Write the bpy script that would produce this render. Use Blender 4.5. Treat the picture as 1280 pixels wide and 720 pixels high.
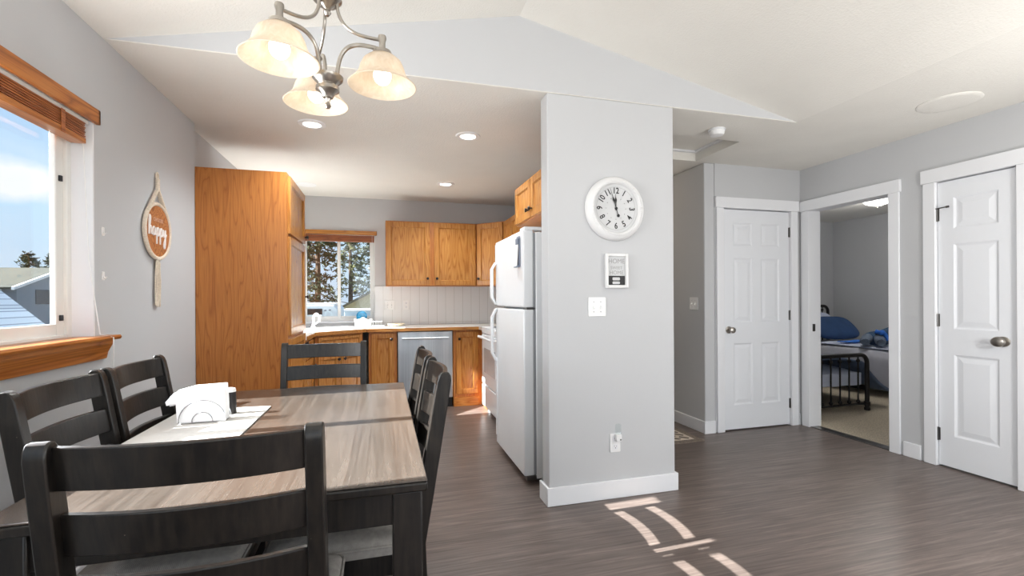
import bpy, bmesh, math, random
from mathutils import Vector, Matrix, Euler
random.seed(7)
for o in list(bpy.data.objects): bpy.data.objects.remove(o)
SC = bpy.context.scene
COL = SC.collection
R = math.radians

# ---------------------------------------------------------------- camera
cam_d = bpy.data.cameras.new('camera')
cam = bpy.data.objects.new('camera', cam_d); COL.objects.link(cam)
cam_d.sensor_fit = 'HORIZONTAL'; cam_d.sensor_width = 36.0
cam_d.lens = 579.27 / 1280 * 36.0
cam_d.shift_y = 13.27 / 1280
cam_d.clip_start = 0.05; cam_d.clip_end = 400
cam.matrix_world = (Matrix.Translation((0, 0, 1.2247)) @ Matrix.Rotation(R(-15.533), 4, 'Z')
                    @ Matrix.Rotation(R(90), 4, 'X') @ Matrix.Rotation(R(-0.324), 4, 'Z'))
SC.camera = cam

# ---------------------------------------------------------------- exposure, world, sun, daylight, fill lights
vs = SC.view_settings
vs.view_transform = 'Standard'; vs.look = 'None'; vs.gamma = 1.0; vs.use_curve_mapping = False
vs.exposure = 0.12
SUN_STRENGTH = 31.0
SUN_EL, SUN_AZ = 33.4, 2.0          # travels towards +X, slightly +Y
WORLD_STRENGTH = 1.05

world = bpy.data.worlds.new('sky'); SC.world = world; world.use_nodes = True
def build_world():
    nt = world.node_tree; n = nt.nodes; l = nt.links
    for x in list(n): n.remove(x)
    out = n.new('ShaderNodeOutputWorld'); bg = n.new('ShaderNodeBackground')
    tc = n.new('ShaderNodeTexCoord'); sep = n.new('ShaderNodeSeparateXYZ')
    l.new(tc.outputs['Generated'], sep.inputs[0])
    ramp = n.new('ShaderNodeValToRGB')
    e = ramp.color_ramp.elements
    e[0].position = 0.0; e[0].color = (0.62, 0.74, 0.90, 1)
    e[1].position = 0.55; e[1].color = (0.30, 0.52, 0.92, 1)
    m = e.new(0.14); m.color = (0.60, 0.80, 1.0, 1)
    l.new(sep.outputs['Z'], ramp.inputs[0])
    mp = n.new('ShaderNodeMapping'); mp.inputs['Scale'].default_value = (3.4, 3.4, 9.0)
    mp.inputs['Location'].default_value = (0.35, 0.2, 0.1)
    l.new(tc.outputs['Generated'], mp.inputs[0])
    nz = n.new('ShaderNodeTexNoise'); nz.inputs['Scale'].default_value = 1.3
    nz.inputs['Detail'].default_value = 7; nz.inputs['Roughness'].default_value = 0.55
    l.new(mp.outputs[0], nz.inputs['Vector'])
    cr = n.new('ShaderNodeValToRGB'); cr.color_ramp.elements[0].position = 0.52
    cr.color_ramp.elements[1].position = 0.66
    l.new(nz.outputs['Fac'], cr.inputs[0])
    # one puffy cloud low over the roofs on the window side
    d = Vector((-0.520, 0.838, 0.176)).normalized()
    sub = n.new('ShaderNodeVectorMath'); sub.operation = 'SUBTRACT'; sub.inputs[1].default_value = d
    l.new(tc.outputs['Generated'], sub.inputs[0])
    sc = n.new('ShaderNodeVectorMath'); sc.operation = 'MULTIPLY'; sc.inputs[1].default_value = (13, 13, 34)
    l.new(sub.outputs[0], sc.inputs[0])
    ln = n.new('ShaderNodeVectorMath'); ln.operation = 'LENGTH'; l.new(sc.outputs[0], ln.inputs[0])
    nz2 = n.new('ShaderNodeTexNoise'); nz2.inputs['Scale'].default_value = 22; nz2.inputs['Detail'].default_value = 5
    l.new(tc.outputs['Generated'], nz2.inputs['Vector'])
    ad = n.new('ShaderNodeMath'); ad.operation = 'ADD'
    l.new(ln.outputs['Value'], ad.inputs[0]); l.new(nz2.outputs['Fac'], ad.inputs[1])
    mr = n.new('ShaderNodeMapRange'); mr.inputs[1].default_value = 1.75; mr.inputs[2].default_value = 1.15
    l.new(ad.outputs[0], mr.inputs[0])
    mx = n.new('ShaderNodeMath'); mx.operation = 'MAXIMUM'
    m2 = n.new('ShaderNodeMath'); m2.operation = 'MULTIPLY'; m2.inputs[1].default_value = 0.15
    l.new(cr.outputs[0], m2.inputs[0])
    l.new(m2.outputs[0], mx.inputs[0]); l.new(mr.outputs[0], mx.inputs[1])
    mix = n.new('ShaderNodeMixRGB'); mix.inputs[2].default_value = (1.0, 1.0, 1.0, 1)
    l.new(mx.outputs[0], mix.inputs[0]); l.new(ramp.outputs[0], mix.inputs[1])
    l.new(mix.outputs[0], bg.inputs[0]); bg.inputs[1].default_value = WORLD_STRENGTH
    l.new(bg.outputs[0], out.inputs[0])
build_world()

def light(name, kind, loc, energy, color=(1, 1, 1), rot=None, **kw):
    d = bpy.data.lights.new(name, kind); d.energy = energy; d.color = color
    for k, v in kw.items(): setattr(d, k, v)
    o = bpy.data.objects.new(name, d); COL.objects.link(o); o.location = loc
    if rot is not None: o.rotation_euler = rot
    return o
_el, _az = R(SUN_EL), R(SUN_AZ)
sd = Vector((math.cos(_el) * math.cos(_az), math.cos(_el) * math.sin(_az), -math.sin(_el)))
sun = light('sun', 'SUN', (-20, 0, 20), SUN_STRENGTH, (1.0, 0.985, 0.96), angle=R(0.38))
sun.rotation_euler = sd.to_track_quat('-Z', 'Y').to_euler()
# unseen fill lamps added behind the camera, set in made-up rear openings
DAY = (0.97, 0.985, 1.0)
light('rear_fill_left', 'AREA', (0.2, -2.55, 1.35), 16, DAY, (R(138), 0, R(-14)), shape='RECTANGLE', size=1.9, size_y=1.7)
light('rear_fill_right', 'AREA', (2.6, -2.55, 1.25), 38, DAY, (R(138), 0, R(30)), shape='RECTANGLE', size=1.9, size_y=2.0)

# sky and sunlit-ground light entering by the two left-hand windows, heading up into the rooms
def side_light(name, loc, e, sx, sy, up, az=0):
    o = light(name, 'AREA', loc, e, DAY, shape='RECTANGLE', size=sx, size_y=sy)
    d = Vector((math.cos(R(up))*math.cos(R(az)), math.cos(R(up))*math.sin(R(az)), math.sin(R(up))))
    o.rotation_euler = d.to_track_quat('-Z', 'Y').to_euler()
side_light('daylight_kitchen_side_window', (-1.20, 4.95, 1.45), 11, 0.8, 0.8, 30, -55)
side_light('daylight_dining_window', (-1.20, 1.42, 1.5), 36, 0.9, 0.85, 22, -6)
side_light('living_fill', (-1.20, -0.75, 1.40), 40, 1.1, 1.7, 42, -6)  # unseen fill lamp added at the made-up living-room window

# unseen fill light added behind the viewpoint to brighten the right side
light('right_side_fill', 'POINT', (3.0, 0.6, 1.32), 60, (1.0, 0.985, 0.96), shadow_soft_size=0.16)

# ---------------------------------------------------------------- materials
def srgb(r, g, b):
    def f(c):
        c /= 255.0
        return c / 12.92 if c <= 0.04045 else ((c + 0.055) / 1.055) ** 2.4
    return (f(r), f(g), f(b), 1.0)
class NT:
    def __init__(s, name):
        s.m = bpy.data.materials.new(name); s.m.use_nodes = True
        s.n = s.m.node_tree.nodes; s.l = s.m.node_tree.links
        s.b = s.n['Principled BSDF']
    def new(s, t, **kw):
        x = s.n.new(t)
        for k, v in kw.items(): setattr(x, k, v)
        return x
    def link(s, a, b): s.l.new(a, b)
    def set(s, **kw):
        for k, v in kw.items(): s.b.inputs[k.replace('_', ' ')].default_value = v
    def coords(s, scale=(1, 1, 1), kind='Object', loc=(0, 0, 0), rot=(0, 0, 0)):
        tc = s.new('ShaderNodeTexCoord'); mp = s.new('ShaderNodeMapping')
        mp.inputs['Scale'].default_value = scale; mp.inputs['Location'].default_value = loc
        mp.inputs['Rotation'].default_value = rot
        s.link(tc.outputs[kind], mp.inputs[0]); return mp.outputs[0]
    def noise(s, vec, scale=5, detail=4, rough=0.5, dist=0.0):
        x = s.new('ShaderNodeTexNoise'); x.inputs['Scale'].default_value = scale
        x.inputs['Detail'].default_value = detail; x.inputs['Roughness'].default_value = rough
        x.inputs['Distortion'].default_value = dist
        s.link(vec, x.inputs['Vector']); return x.outputs['Fac']
    def ramp(s, fac, stops):
        x = s.new('ShaderNodeValToRGB'); e = x.color_ramp.elements
        e[0].position, e[0].color = stops[0]; e[1].position, e[1].color = stops[-1]
        for p, c in stops[1:-1]:
            q = e.new(p); q.color = c
        s.link(fac, x.inputs[0]); return x.outputs[0]
    def mix(s, fac, a, b, mode='MIX'):
        x = s.new('ShaderNodeMixRGB', blend_type=mode)
        for i, v in ((0, fac), (1, a), (2, b)):
            if hasattr(v, 'is_linked') or isinstance(v, bpy.types.NodeSocket): s.link(v, x.inputs[i])
            else: x.inputs[i].default_value = v
        return x.outputs[0]
    def bump(s, h, strength=0.2, dist=0.01):
        x = s.new('ShaderNodeBump'); x.inputs['Strength'].default_value = strength
        x.inputs['Distance'].default_value = dist
        s.link(h, x.inputs['Height']); s.link(x.outputs[0], s.b.inputs['Normal'])
def simple(name, col, rough=0.5, metal=0.0, var=0.06, nscale=6, bump=0.0, bscale=80, kind='Object', **kw):
    t = NT(name); v = t.coords(kind=kind)
    f = t.noise(v, nscale, 3)
    dk = tuple(c * (1 - var) for c in col[:3]) + (1,); lt = tuple(min(1, c * (1 + var)) for c in col[:3]) + (1,)
    t.link(t.ramp(f, [(0.3, dk), (0.7, lt)]), t.b.inputs['Base Color'])
    t.set(Roughness=rough, Metallic=metal)
    for k, val in kw.items(): t.b.inputs[k.replace('_', ' ')].default_value = val
    if bump: t.bump(t.noise(v, bscale, 3), bump, 0.004)
    return t.m
def oak(name, axis, light_c, mid_c, dark_c, rough=0.28, bold=1.0):
    t = NT(name)
    sc = {'z': (1, 1, 0.09), 'x': (0.09, 1, 1), 'y': (1, 0.09, 1)}[axis]
    v = t.coords(sc)
    w = t.new('ShaderNodeTexNoise'); w.inputs['Scale'].default_value = 13; w.inputs['Detail'].default_value = 1.5
    w.inputs['Distortion'].default_value = 0.3
    t.link(v, w.inputs['Vector'])
    mul = t.new('ShaderNodeMath', operation='MULTIPLY'); mul.inputs[1].default_value = 9.0
    t.link(w.outputs['Fac'], mul.inputs[0])
    fr = t.new('ShaderNodeMath', operation='PINGPONG'); fr.inputs[1].default_value = 0.5
    t.link(mul.outputs[0], fr.inputs[0])
    rings = t.ramp(fr.outputs[0], [(0.0, dark_c), (0.16 * bold, mid_c), (0.5, light_c)])
    v2 = t.coords(tuple(c * 1.0 if c == 1 else 0.02 for c in sc))
    fine = t.noise(v2, 260, 2, 0.6)
    col = t.mix(t.ramp(fine, [(0.36, (0.72, 0.66, 0.60, 1)), (0.56, (1, 1, 1, 1))]), rings, rings, 'MIX')
    col = t.mix(0.55, col, t.ramp(fine, [(0.36, (0.62, 0.55, 0.5, 1)), (0.56, (1, 1, 1, 1))]), 'MULTIPLY')
    t.link(col, t.b.inputs['Base Color']); t.set(Roughness=rough)
    t.bump(fine, 0.05, 0.002)
    return t.m

M = {}
M['wall'] = simple('grey_wall_paint', srgb(195, 196, 198), 0.85, var=0.015, nscale=1.2, bump=0.10, bscale=140)
M['ceiling'] = simple('warm_white_ceiling_texture', srgb(232, 229, 222), 0.9, var=0.02, nscale=3, bump=0.55, bscale=95)
M['trim'] = simple('white_trim_paint', srgb(233, 234, 237), 0.42, var=0.008, nscale=2)
M['door'] = simple('white_door_paint', srgb(230, 232, 236), 0.45, var=0.008, nscale=2)
M['vinyl'] = simple('white_window_vinyl', srgb(232, 232, 228), 0.4, var=0.01)
OAK_L, OAK_M, OAK_D = srgb(196, 138, 72), srgb(184, 124, 60), srgb(164, 104, 46)
M['oak_z'] = oak('honey_oak_vertical', 'z', OAK_L, OAK_M, OAK_D, 0.25)
M['oak_x'] = oak('honey_oak_along_x', 'x', OAK_L, OAK_M, OAK_D, 0.25)
M['oak_y'] = oak('honey_oak_along_y', 'y', srgb(192, 122, 58), srgb(178, 106, 46), srgb(150, 84, 32), 0.3)
M['oak_panel'] = oak('oak_veneer_panel', 'z', srgb(190, 121, 55), srgb(183, 113, 50), srgb(162, 94, 37), 0.42, 0.7)
M['blind'] = oak('reddish_blind_wood', 'y', srgb(176, 104, 56), srgb(160, 90, 46), srgb(130, 68, 32), 0.35)
M['blind_x'] = oak('reddish_blind_wood_x', 'x', srgb(176, 104, 56), srgb(160, 90, 46), srgb(130, 68, 32), 0.35)

def dark_wood():
    t = NT('charcoal_distressed_wood')
    v = t.coords((1, 1, 1)); a = t.noise(v, 22, 6, 0.6)
    v2 = t.coords((90, 90, 7)); g = t.noise(v2, 1.0, 3)
    c = t.ramp(a, [(0.3, srgb(17, 16, 16)), (0.55, srgb(25, 24, 23)), (0.75, srgb(38, 34, 30))])
    c = t.mix(0.35, c, t.ramp(g, [(0.35, srgb(10, 9, 8)), (0.7, srgb(60, 51, 43))]))
    sp = t.noise(v, 75, 2, 0.7)
    c = t.mix(t.ramp(sp, [(0.76, (0, 0, 0, 1)), (0.82, (0.7, 0.7, 0.7, 1))]), c, srgb(150, 138, 124))
    t.link(c, t.b.inputs['Base Color']); t.set(Roughness=0.32); t.b.inputs['Specular IOR Level'].default_value = 0.45
    t.bump(g, 0.12, 0.003)
    return t.m
M['dark'] = dark_wood()
def table_wood():
    t = NT('brown_plank_tabletop')
    br = t.new('ShaderNodeTexBrick'); br.offset = 0.0
    v = t.coords((1, 1, 1), rot=(0, 0, R(90)))
    t.link(v, br.inputs['Vector'])
    br.inputs['Scale'].default_value = 1.0; br.inputs['Brick Width'].default_value = 4.0
    br.inputs['Row Height'].default_value = 0.13; br.inputs['Mortar Size'].default_value = 0.0012
    br.inputs['Color1'].default_value = srgb(86, 76, 69); br.inputs['Color2'].default_value = srgb(60, 52, 46)
    br.inputs['Mortar'].default_value = srgb(70, 55, 46)
    v2 = t.coords((60, 2.2, 60)); g = t.noise(v2, 1.0, 5, 0.65, 0.4)
    c = t.mix(0.5, br.outputs['Color'], t.ramp(g, [(0.32, srgb(54, 46, 40)), (0.68, srgb(98, 89, 82))]))
    sp = t.noise(t.coords(), 140, 2, 0.7)
    c = t.mix(t.ramp(sp, [(0.74, (0, 0, 0, 1)), (0.80, (0.7, 0.7, 0.7, 1))]), c, srgb(190, 180, 168))
    t.link(c, t.b.inputs['Base Color']); t.set(Roughness=0.23); t.bump(g, 0.012, 0.001)
    return t.m
M['table'] = table_wood()
def floor_mat():
    t = NT('grey_brown_vinyl_plank')
    br = t.new('ShaderNodeTexBrick'); br.offset = 0.37; br.offset_frequency = 2
    v = t.coords((1, 1, 1)); t.link(v, br.inputs['Vector'])
    br.inputs['Scale'].default_value = 1.0; br.inputs['Brick Width'].default_value = 1.22
    br.inputs['Row Height'].default_value = 0.178; br.inputs['Mortar Size'].default_value = 0.0008
    br.inputs['Bias'].default_value = -0.1
    br.inputs['Color1'].default_value = srgb(106, 94, 88); br.inputs['Color2'].default_value = srgb(92, 81, 76)
    br.inputs['Mortar'].default_value = srgb(76, 65, 61)
    v2 = t.coords((1.1, 24, 1)); w = t.noise(v2, 1.6, 6, 0.62, 1.6)
    c = t.mix(0.62, br.outputs['Color'], t.ramp(w, [(0.32, srgb(54, 45, 42)), (0.5, srgb(99, 88, 82)), (0.68, srgb(148, 134, 126))]))
    v3 = t.coords((1.6, 70, 1)); f = t.noise(v3, 1.0, 3, 0.6)
    c = t.mix(0.35, c, t.ramp(f, [(0.35, srgb(70, 58, 54)), (0.65, srgb(128, 113, 106))]))
    t.link(c, t.b.inputs['Base Color']); t.set(Roughness=0.36)
    t.bump(f, 0.05, 0.002)
    return t.m
M['floor'] = floor_mat()
M['carpet'] = simple('beige_loop_carpet', srgb(192, 180, 160), 0.95, var=0.35, nscale=110, bump=0.9, bscale=160)
M['appliance'] = simple('white_appliance_enamel', srgb(236, 238, 240), 0.28, var=0.01, bump=0.03, bscale=220)
M['gasket'] = simple('grey_door_gasket', srgb(150, 152, 156), 0.6)
M['black'] = simple('black_plastic', srgb(28, 28, 30), 0.4)
M['darkglass'] = simple('dark_oven_glass', srgb(196, 200, 204), 0.12)
def steel():
    t = NT('brushed_stainless_steel'); v = t.coords((120, 120, 1.2)); g = t.noise(v, 1.0, 3)
    v2 = t.coords((5, 1, 0.6)); h = t.noise(v2, 1.2, 2)
    c = t.mix(0.5, t.ramp(g, [(0.3, srgb(168, 174, 180)), (0.7, srgb(205, 210, 214))]), t.ramp(h, [(0.3, srgb(150, 158, 166)), (0.7, srgb(222, 226, 228))]))
    t.link(c, t.b.inputs['Base Color']); t.set(Metallic=0.85, Roughness=0.34); return t.m
M['steel'] = steel()
M['nickel'] = simple('brushed_nickel', srgb(172, 166, 158), 0.28, 1.0, var=0.05)
M['darknickel'] = simple('dark_nickel', srgb(110, 108, 106), 0.3, 1.0)
M['bronze'] = simple('dark_bronze_knob', srgb(44, 36, 32), 0.35, 0.6)
M['iron'] = simple('black_iron', srgb(30, 27, 27), 0.4, 0.2)
M['fabric'] = None
def weave(name, a, b, scale=420, rough=0.95):
    t = NT(name); v = t.coords()
    ck = t.new('ShaderNodeTexChecker'); ck.inputs['Scale'].default_value = scale
    t.link(v, ck.inputs['Vector']); n = t.noise(v, 60, 4, 0.7)
    ck.inputs['Color1'].default_value = a; ck.inputs['Color2'].default_value = b
    c = t.mix(0.4, ck.outputs['Color'], t.ramp(n, [(0.35, b), (0.65, a)]))
    t.link(c, t.b.inputs['Base Color']); t.set(Roughness=rough); t.bump(ck.outputs['Fac'], 0.3, 0.002)
    return t.m
M['fabric'] = weave('grey_woven_seat_fabric', srgb(184, 179, 172), srgb(136, 132, 128))
M['runner'] = weave('pale_linen_runner', srgb(205, 202, 196), srgb(186, 184, 180), 500)
M['napkin'] = simple('white_paper_napkin', srgb(240, 240, 242), 0.9, var=0.02, bump=0.15, bscale=60)
M['chrome'] = simple('chrome_wire', srgb(190, 190, 192), 0.15, 1.0)
def tile():
    t = NT('white_tall_wall_tile'); br = t.new('ShaderNodeTexBrick'); br.offset = 0.0
    v = t.coords(rot=(R(90), 0, 0)); t.link(v, br.inputs['Vector'])
    br.inputs['Scale'].default_value = 1; br.inputs['Brick Width'].default_value = 0.108; br.inputs['Row Height'].default_value = 0.47
    br.inputs['Mortar Size'].default_value = 0.0022
    br.inputs['Color1'].default_value = srgb(232, 232, 232); br.inputs['Color2'].default_value = srgb(228, 229, 230)
    br.inputs['Mortar'].default_value = srgb(196, 195, 192)
    t.link(br.outputs['Color'], t.b.inputs['Base Color']); t.set(Roughness=0.22); t.bump(br.outputs['Fac'], -0.15, 0.002)
    return t.m
M['tile'] = tile()
M['counter'] = simple('pale_laminate_counter', srgb(226, 222, 214), 0.25, var=0.05, nscale=40)
M['sink'] = simple('white_sink_enamel', srgb(240, 240, 240), 0.15, var=0.005)
def glass_mat():
    m = bpy.data.materials.new('clear_window_glass'); m.use_nodes = True; n = m.node_tree.nodes; l = m.node_tree.links
    for x in list(n): n.remove(x)
    o = n.new('ShaderNodeOutputMaterial'); tr = n.new('ShaderNodeBsdfTransparent'); gl = n.new('ShaderNodeBsdfGlossy')
    tr.inputs[0].default_value = (0.96, 0.98, 0.98, 1)
    gl.inputs['Roughness'].default_value = 0.02; mx = n.new('ShaderNodeMixShader')
    mx.inputs[0].default_value = 0.05
    l.new(tr.outputs[0], mx.inputs[1]); l.new(gl.outputs[0], mx.inputs[2]); l.new(mx.outputs[0], o.inputs[0])
    return m
M['glass'] = glass_mat()
def emit(name, col, s):
    t = NT(name); v = t.coords(); f = t.noise(v, 3, 1)
    c = t.ramp(f, [(0.0, col), (1.0, tuple(x * 0.98 for x in col[:3]) + (1,))])
    t.link(c, t.b.inputs['Emission Color']); t.set(Emission_Strength=s, Roughness=0.5); t.b.inputs['Base Color'].default_value = col
    return t.m
M['bulb'] = emit('lit_warm_bulb', (1.0, 0.95, 0.86, 1), 2.6)
M['can'] = emit('lit_recessed_lens', (1.0, 0.97, 0.92, 1), 3.0)
M['dome'] = emit('lit_frosted_dome', (1.0, 0.98, 0.95, 1), 2.6)
def shade_glass():
    t = NT('alabaster_glass_shade'); v = t.coords((1, 1, 0.5)); f = t.noise(v, 45, 5, 0.65, 1.0)
    c = t.ramp(f, [(0.3, srgb(224, 212, 194)), (0.7, srgb(240, 231, 219))])
    m = t.m; n = m.node_tree.nodes; l = m.node_tree.links
    t.link(c, t.b.inputs['Base Color']); t.set(Roughness=0.35)
    tl = n.new('ShaderNodeBsdfTranslucent'); l.new(c, tl.inputs[0])
    mx = n.new('ShaderNodeMixShader'); mx.inputs[0].default_value = 0.5
    l.new(t.b.outputs[0], mx.inputs[1]); l.new(tl.outputs[0], mx.inputs[2])
    l.new(mx.outputs[0], n['Material Output'].inputs[0])
    return m
M['shade'] = shade_glass()
M['clockwhite'] = simple('white_clock_resin', srgb(228, 228, 228), 0.5, var=0.01)
M['clockface'] = simple('pale_clock_dial', srgb(204, 205, 206), 0.6, var=0.03, nscale=9)
M['ink'] = simple('black_ink', srgb(34, 34, 36), 0.6)
M['greyink'] = simple('pale_grey_ink', srgb(160, 160, 160), 0.7)
M['plate'] = simple('white_switch_plastic', srgb(238, 238, 238), 0.35, var=0.006)
M['rope'] = simple('cream_macrame_rope', srgb(226, 212, 194), 0.95, var=0.12, nscale=150, bump=0.6, bscale=200)
M['signwood'] = oak('stained_sign_wood', 'y', srgb(196, 130, 78), srgb(184, 116, 64), srgb(150, 88, 44), 0.6)
M['lettering'] = simple('white_lettering', srgb(244, 240, 238), 0.6)
M['pinklettering'] = simple('faint_pink_lettering', srgb(214, 172, 150), 0.7)
M['clear'] = M['glass']
M['rug'] = None
def rug_mat():
    t = NT('patterned_lattice_rug'); v = t.coords((1, 1, 1))
    w = t.coords((9, 9, 9), rot=(0, 0, R(45)))
    br = t.new('ShaderNodeTexBrick'); br.offset = 0.5; t.link(w, br.inputs['Vector'])
    br.inputs['Scale'].default_value = 1; br.inputs['Brick Width'].default_value = 1; br.inputs['Row Height'].default_value = 0.6
    br.inputs['Mortar Size'].default_value = 0.14
    br.inputs['Color1'].default_value = srgb(92, 80, 72); br.inputs['Color2'].default_value = srgb(104, 92, 82); br.inputs['Mortar'].default_value = srgb(196, 184, 170)
    t.link(br.outputs['Color'], t.b.inputs['Base Color']); t.set(Roughness=0.95); t.bump(t.noise(v, 200, 2), 0.4, 0.004)
    return t.m
M['rug'] = rug_mat()
M['rugborder'] = simple('speckled_rug_border', srgb(124, 112, 102), 0.95, var=0.4, nscale=90, bump=0.4, bscale=200)
M['rugline'] = simple('cream_rug_line', srgb(202, 190, 176), 0.95, var=0.1, nscale=90)
M['blue'] = simple('dusty_blue_comforter', srgb(104, 120, 148), 0.95, var=0.1, nscale=7, bump=0.5, bscale=14)
M['navy'] = simple('navy_blue_pillow', srgb(42, 72, 116), 0.8, var=0.12, nscale=9, bump=0.4, bscale=18)
M['sheet'] = simple('pale_blue_white_sheet', srgb(206, 214, 234), 0.95, var=0.05, nscale=5, bump=0.4, bscale=10)
M['greysheet'] = simple('pale_grey_blanket', srgb(188, 188, 196), 0.95, var=0.08, nscale=5, bump=0.6, bscale=9)
M['brightblue'] = simple('bright_blue_fabric', srgb(58, 120, 214), 0.9)
M['plush'] = simple('slate_blue_plush', srgb(64, 88, 116), 1.0, var=0.15, nscale=60, bump=0.6, bscale=120)
M['plushlight'] = simple('grey_plush', srgb(112, 124, 142), 1.0, var=0.15, nscale=60, bump=0.6, bscale=120)
M['teal'] = simple('teal_glaze', srgb(24, 120, 160), 0.25, var=0.15, nscale=20)
M['towel'] = simple('white_dish_towel', srgb(244, 242, 236), 0.95, var=0.03, bump=0.3, bscale=60)
M['cream'] = simple('cream_stoneware', srgb(232, 220, 196), 0.4, var=0.04)
M['greyplastic'] = simple('slate_grey_plastic', srgb(128, 138, 156), 0.4)
M['paper'] = simple('white_paper', srgb(244, 244, 244), 0.8, var=0.01)
# outdoors
M['ground'] = simple('dry_gravel_ground', srgb(112, 108, 98), 0.95, var=0.25, nscale=3)
M['roof'] = None
def roof_mat(name, a, b, line, row=0.16):
    t = NT(name); br = t.new('ShaderNodeTexBrick'); v = t.coords(); t.link(v, br.inputs['Vector'])
    mp = t.coords(rot=(R(90), 0, R(90)))
    t.link(mp, br.inputs['Vector'])
    br.inputs['Scale'].default_value = 1; br.inputs['Brick Width'].default_value = 0.9; br.inputs['Row Height'].default_value = row
    br.inputs['Mortar Size'].default_value = 0.012
    br.inputs['Color1'].default_value = a; br.inputs['Color2'].default_value = b; br.inputs['Mortar'].default_value = line
    t.link(br.outputs['Color'], t.b.inputs['Base Color']); t.set(Roughness=0.9); return t.m
M['roof'] = roof_mat('pale_grey_shingles', srgb(226, 226, 226), srgb(206, 207, 208), srgb(150, 152, 156), 0.16)
M['mossroof'] = roof_mat('dark_olive_shingles', srgb(64, 64, 52), srgb(54, 55, 45), srgb(42, 42, 36), 0.2)
M['siding'] = simple('grey_siding', srgb(132, 138, 146), 0.8, var=0.04)
M['fascia'] = simple('white_fascia', srgb(225, 226, 228), 0.7)
M['tansiding'] = simple('tan_metal_siding', srgb(186, 172, 132), 0.7, var=0.05)
M['rvwhite'] = simple('white_trailer_skin', srgb(226, 236, 238), 0.5, var=0.03)
M['rvtrim'] = simple('bright_trailer_trim', srgb(235, 236, 238), 0.5)
M['shedroof'] = simple('weathered_tan_roof', srgb(92, 86, 68), 0.9, var=0.1)
M['extglass'] = simple('dark_exterior_window', srgb(16, 18, 20), 0.1)
M['needles'] = simple('dark_pine_needles', srgb(58, 68, 44), 0.9, var=0.5, nscale=2.2)
M['needles2'] = simple('olive_pine_needles', srgb(84, 86, 46), 0.9, var=0.5, nscale=2.2)
M['bark'] = simple('brown_bark', srgb(84, 66, 52), 0.95, var=0.3)

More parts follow.
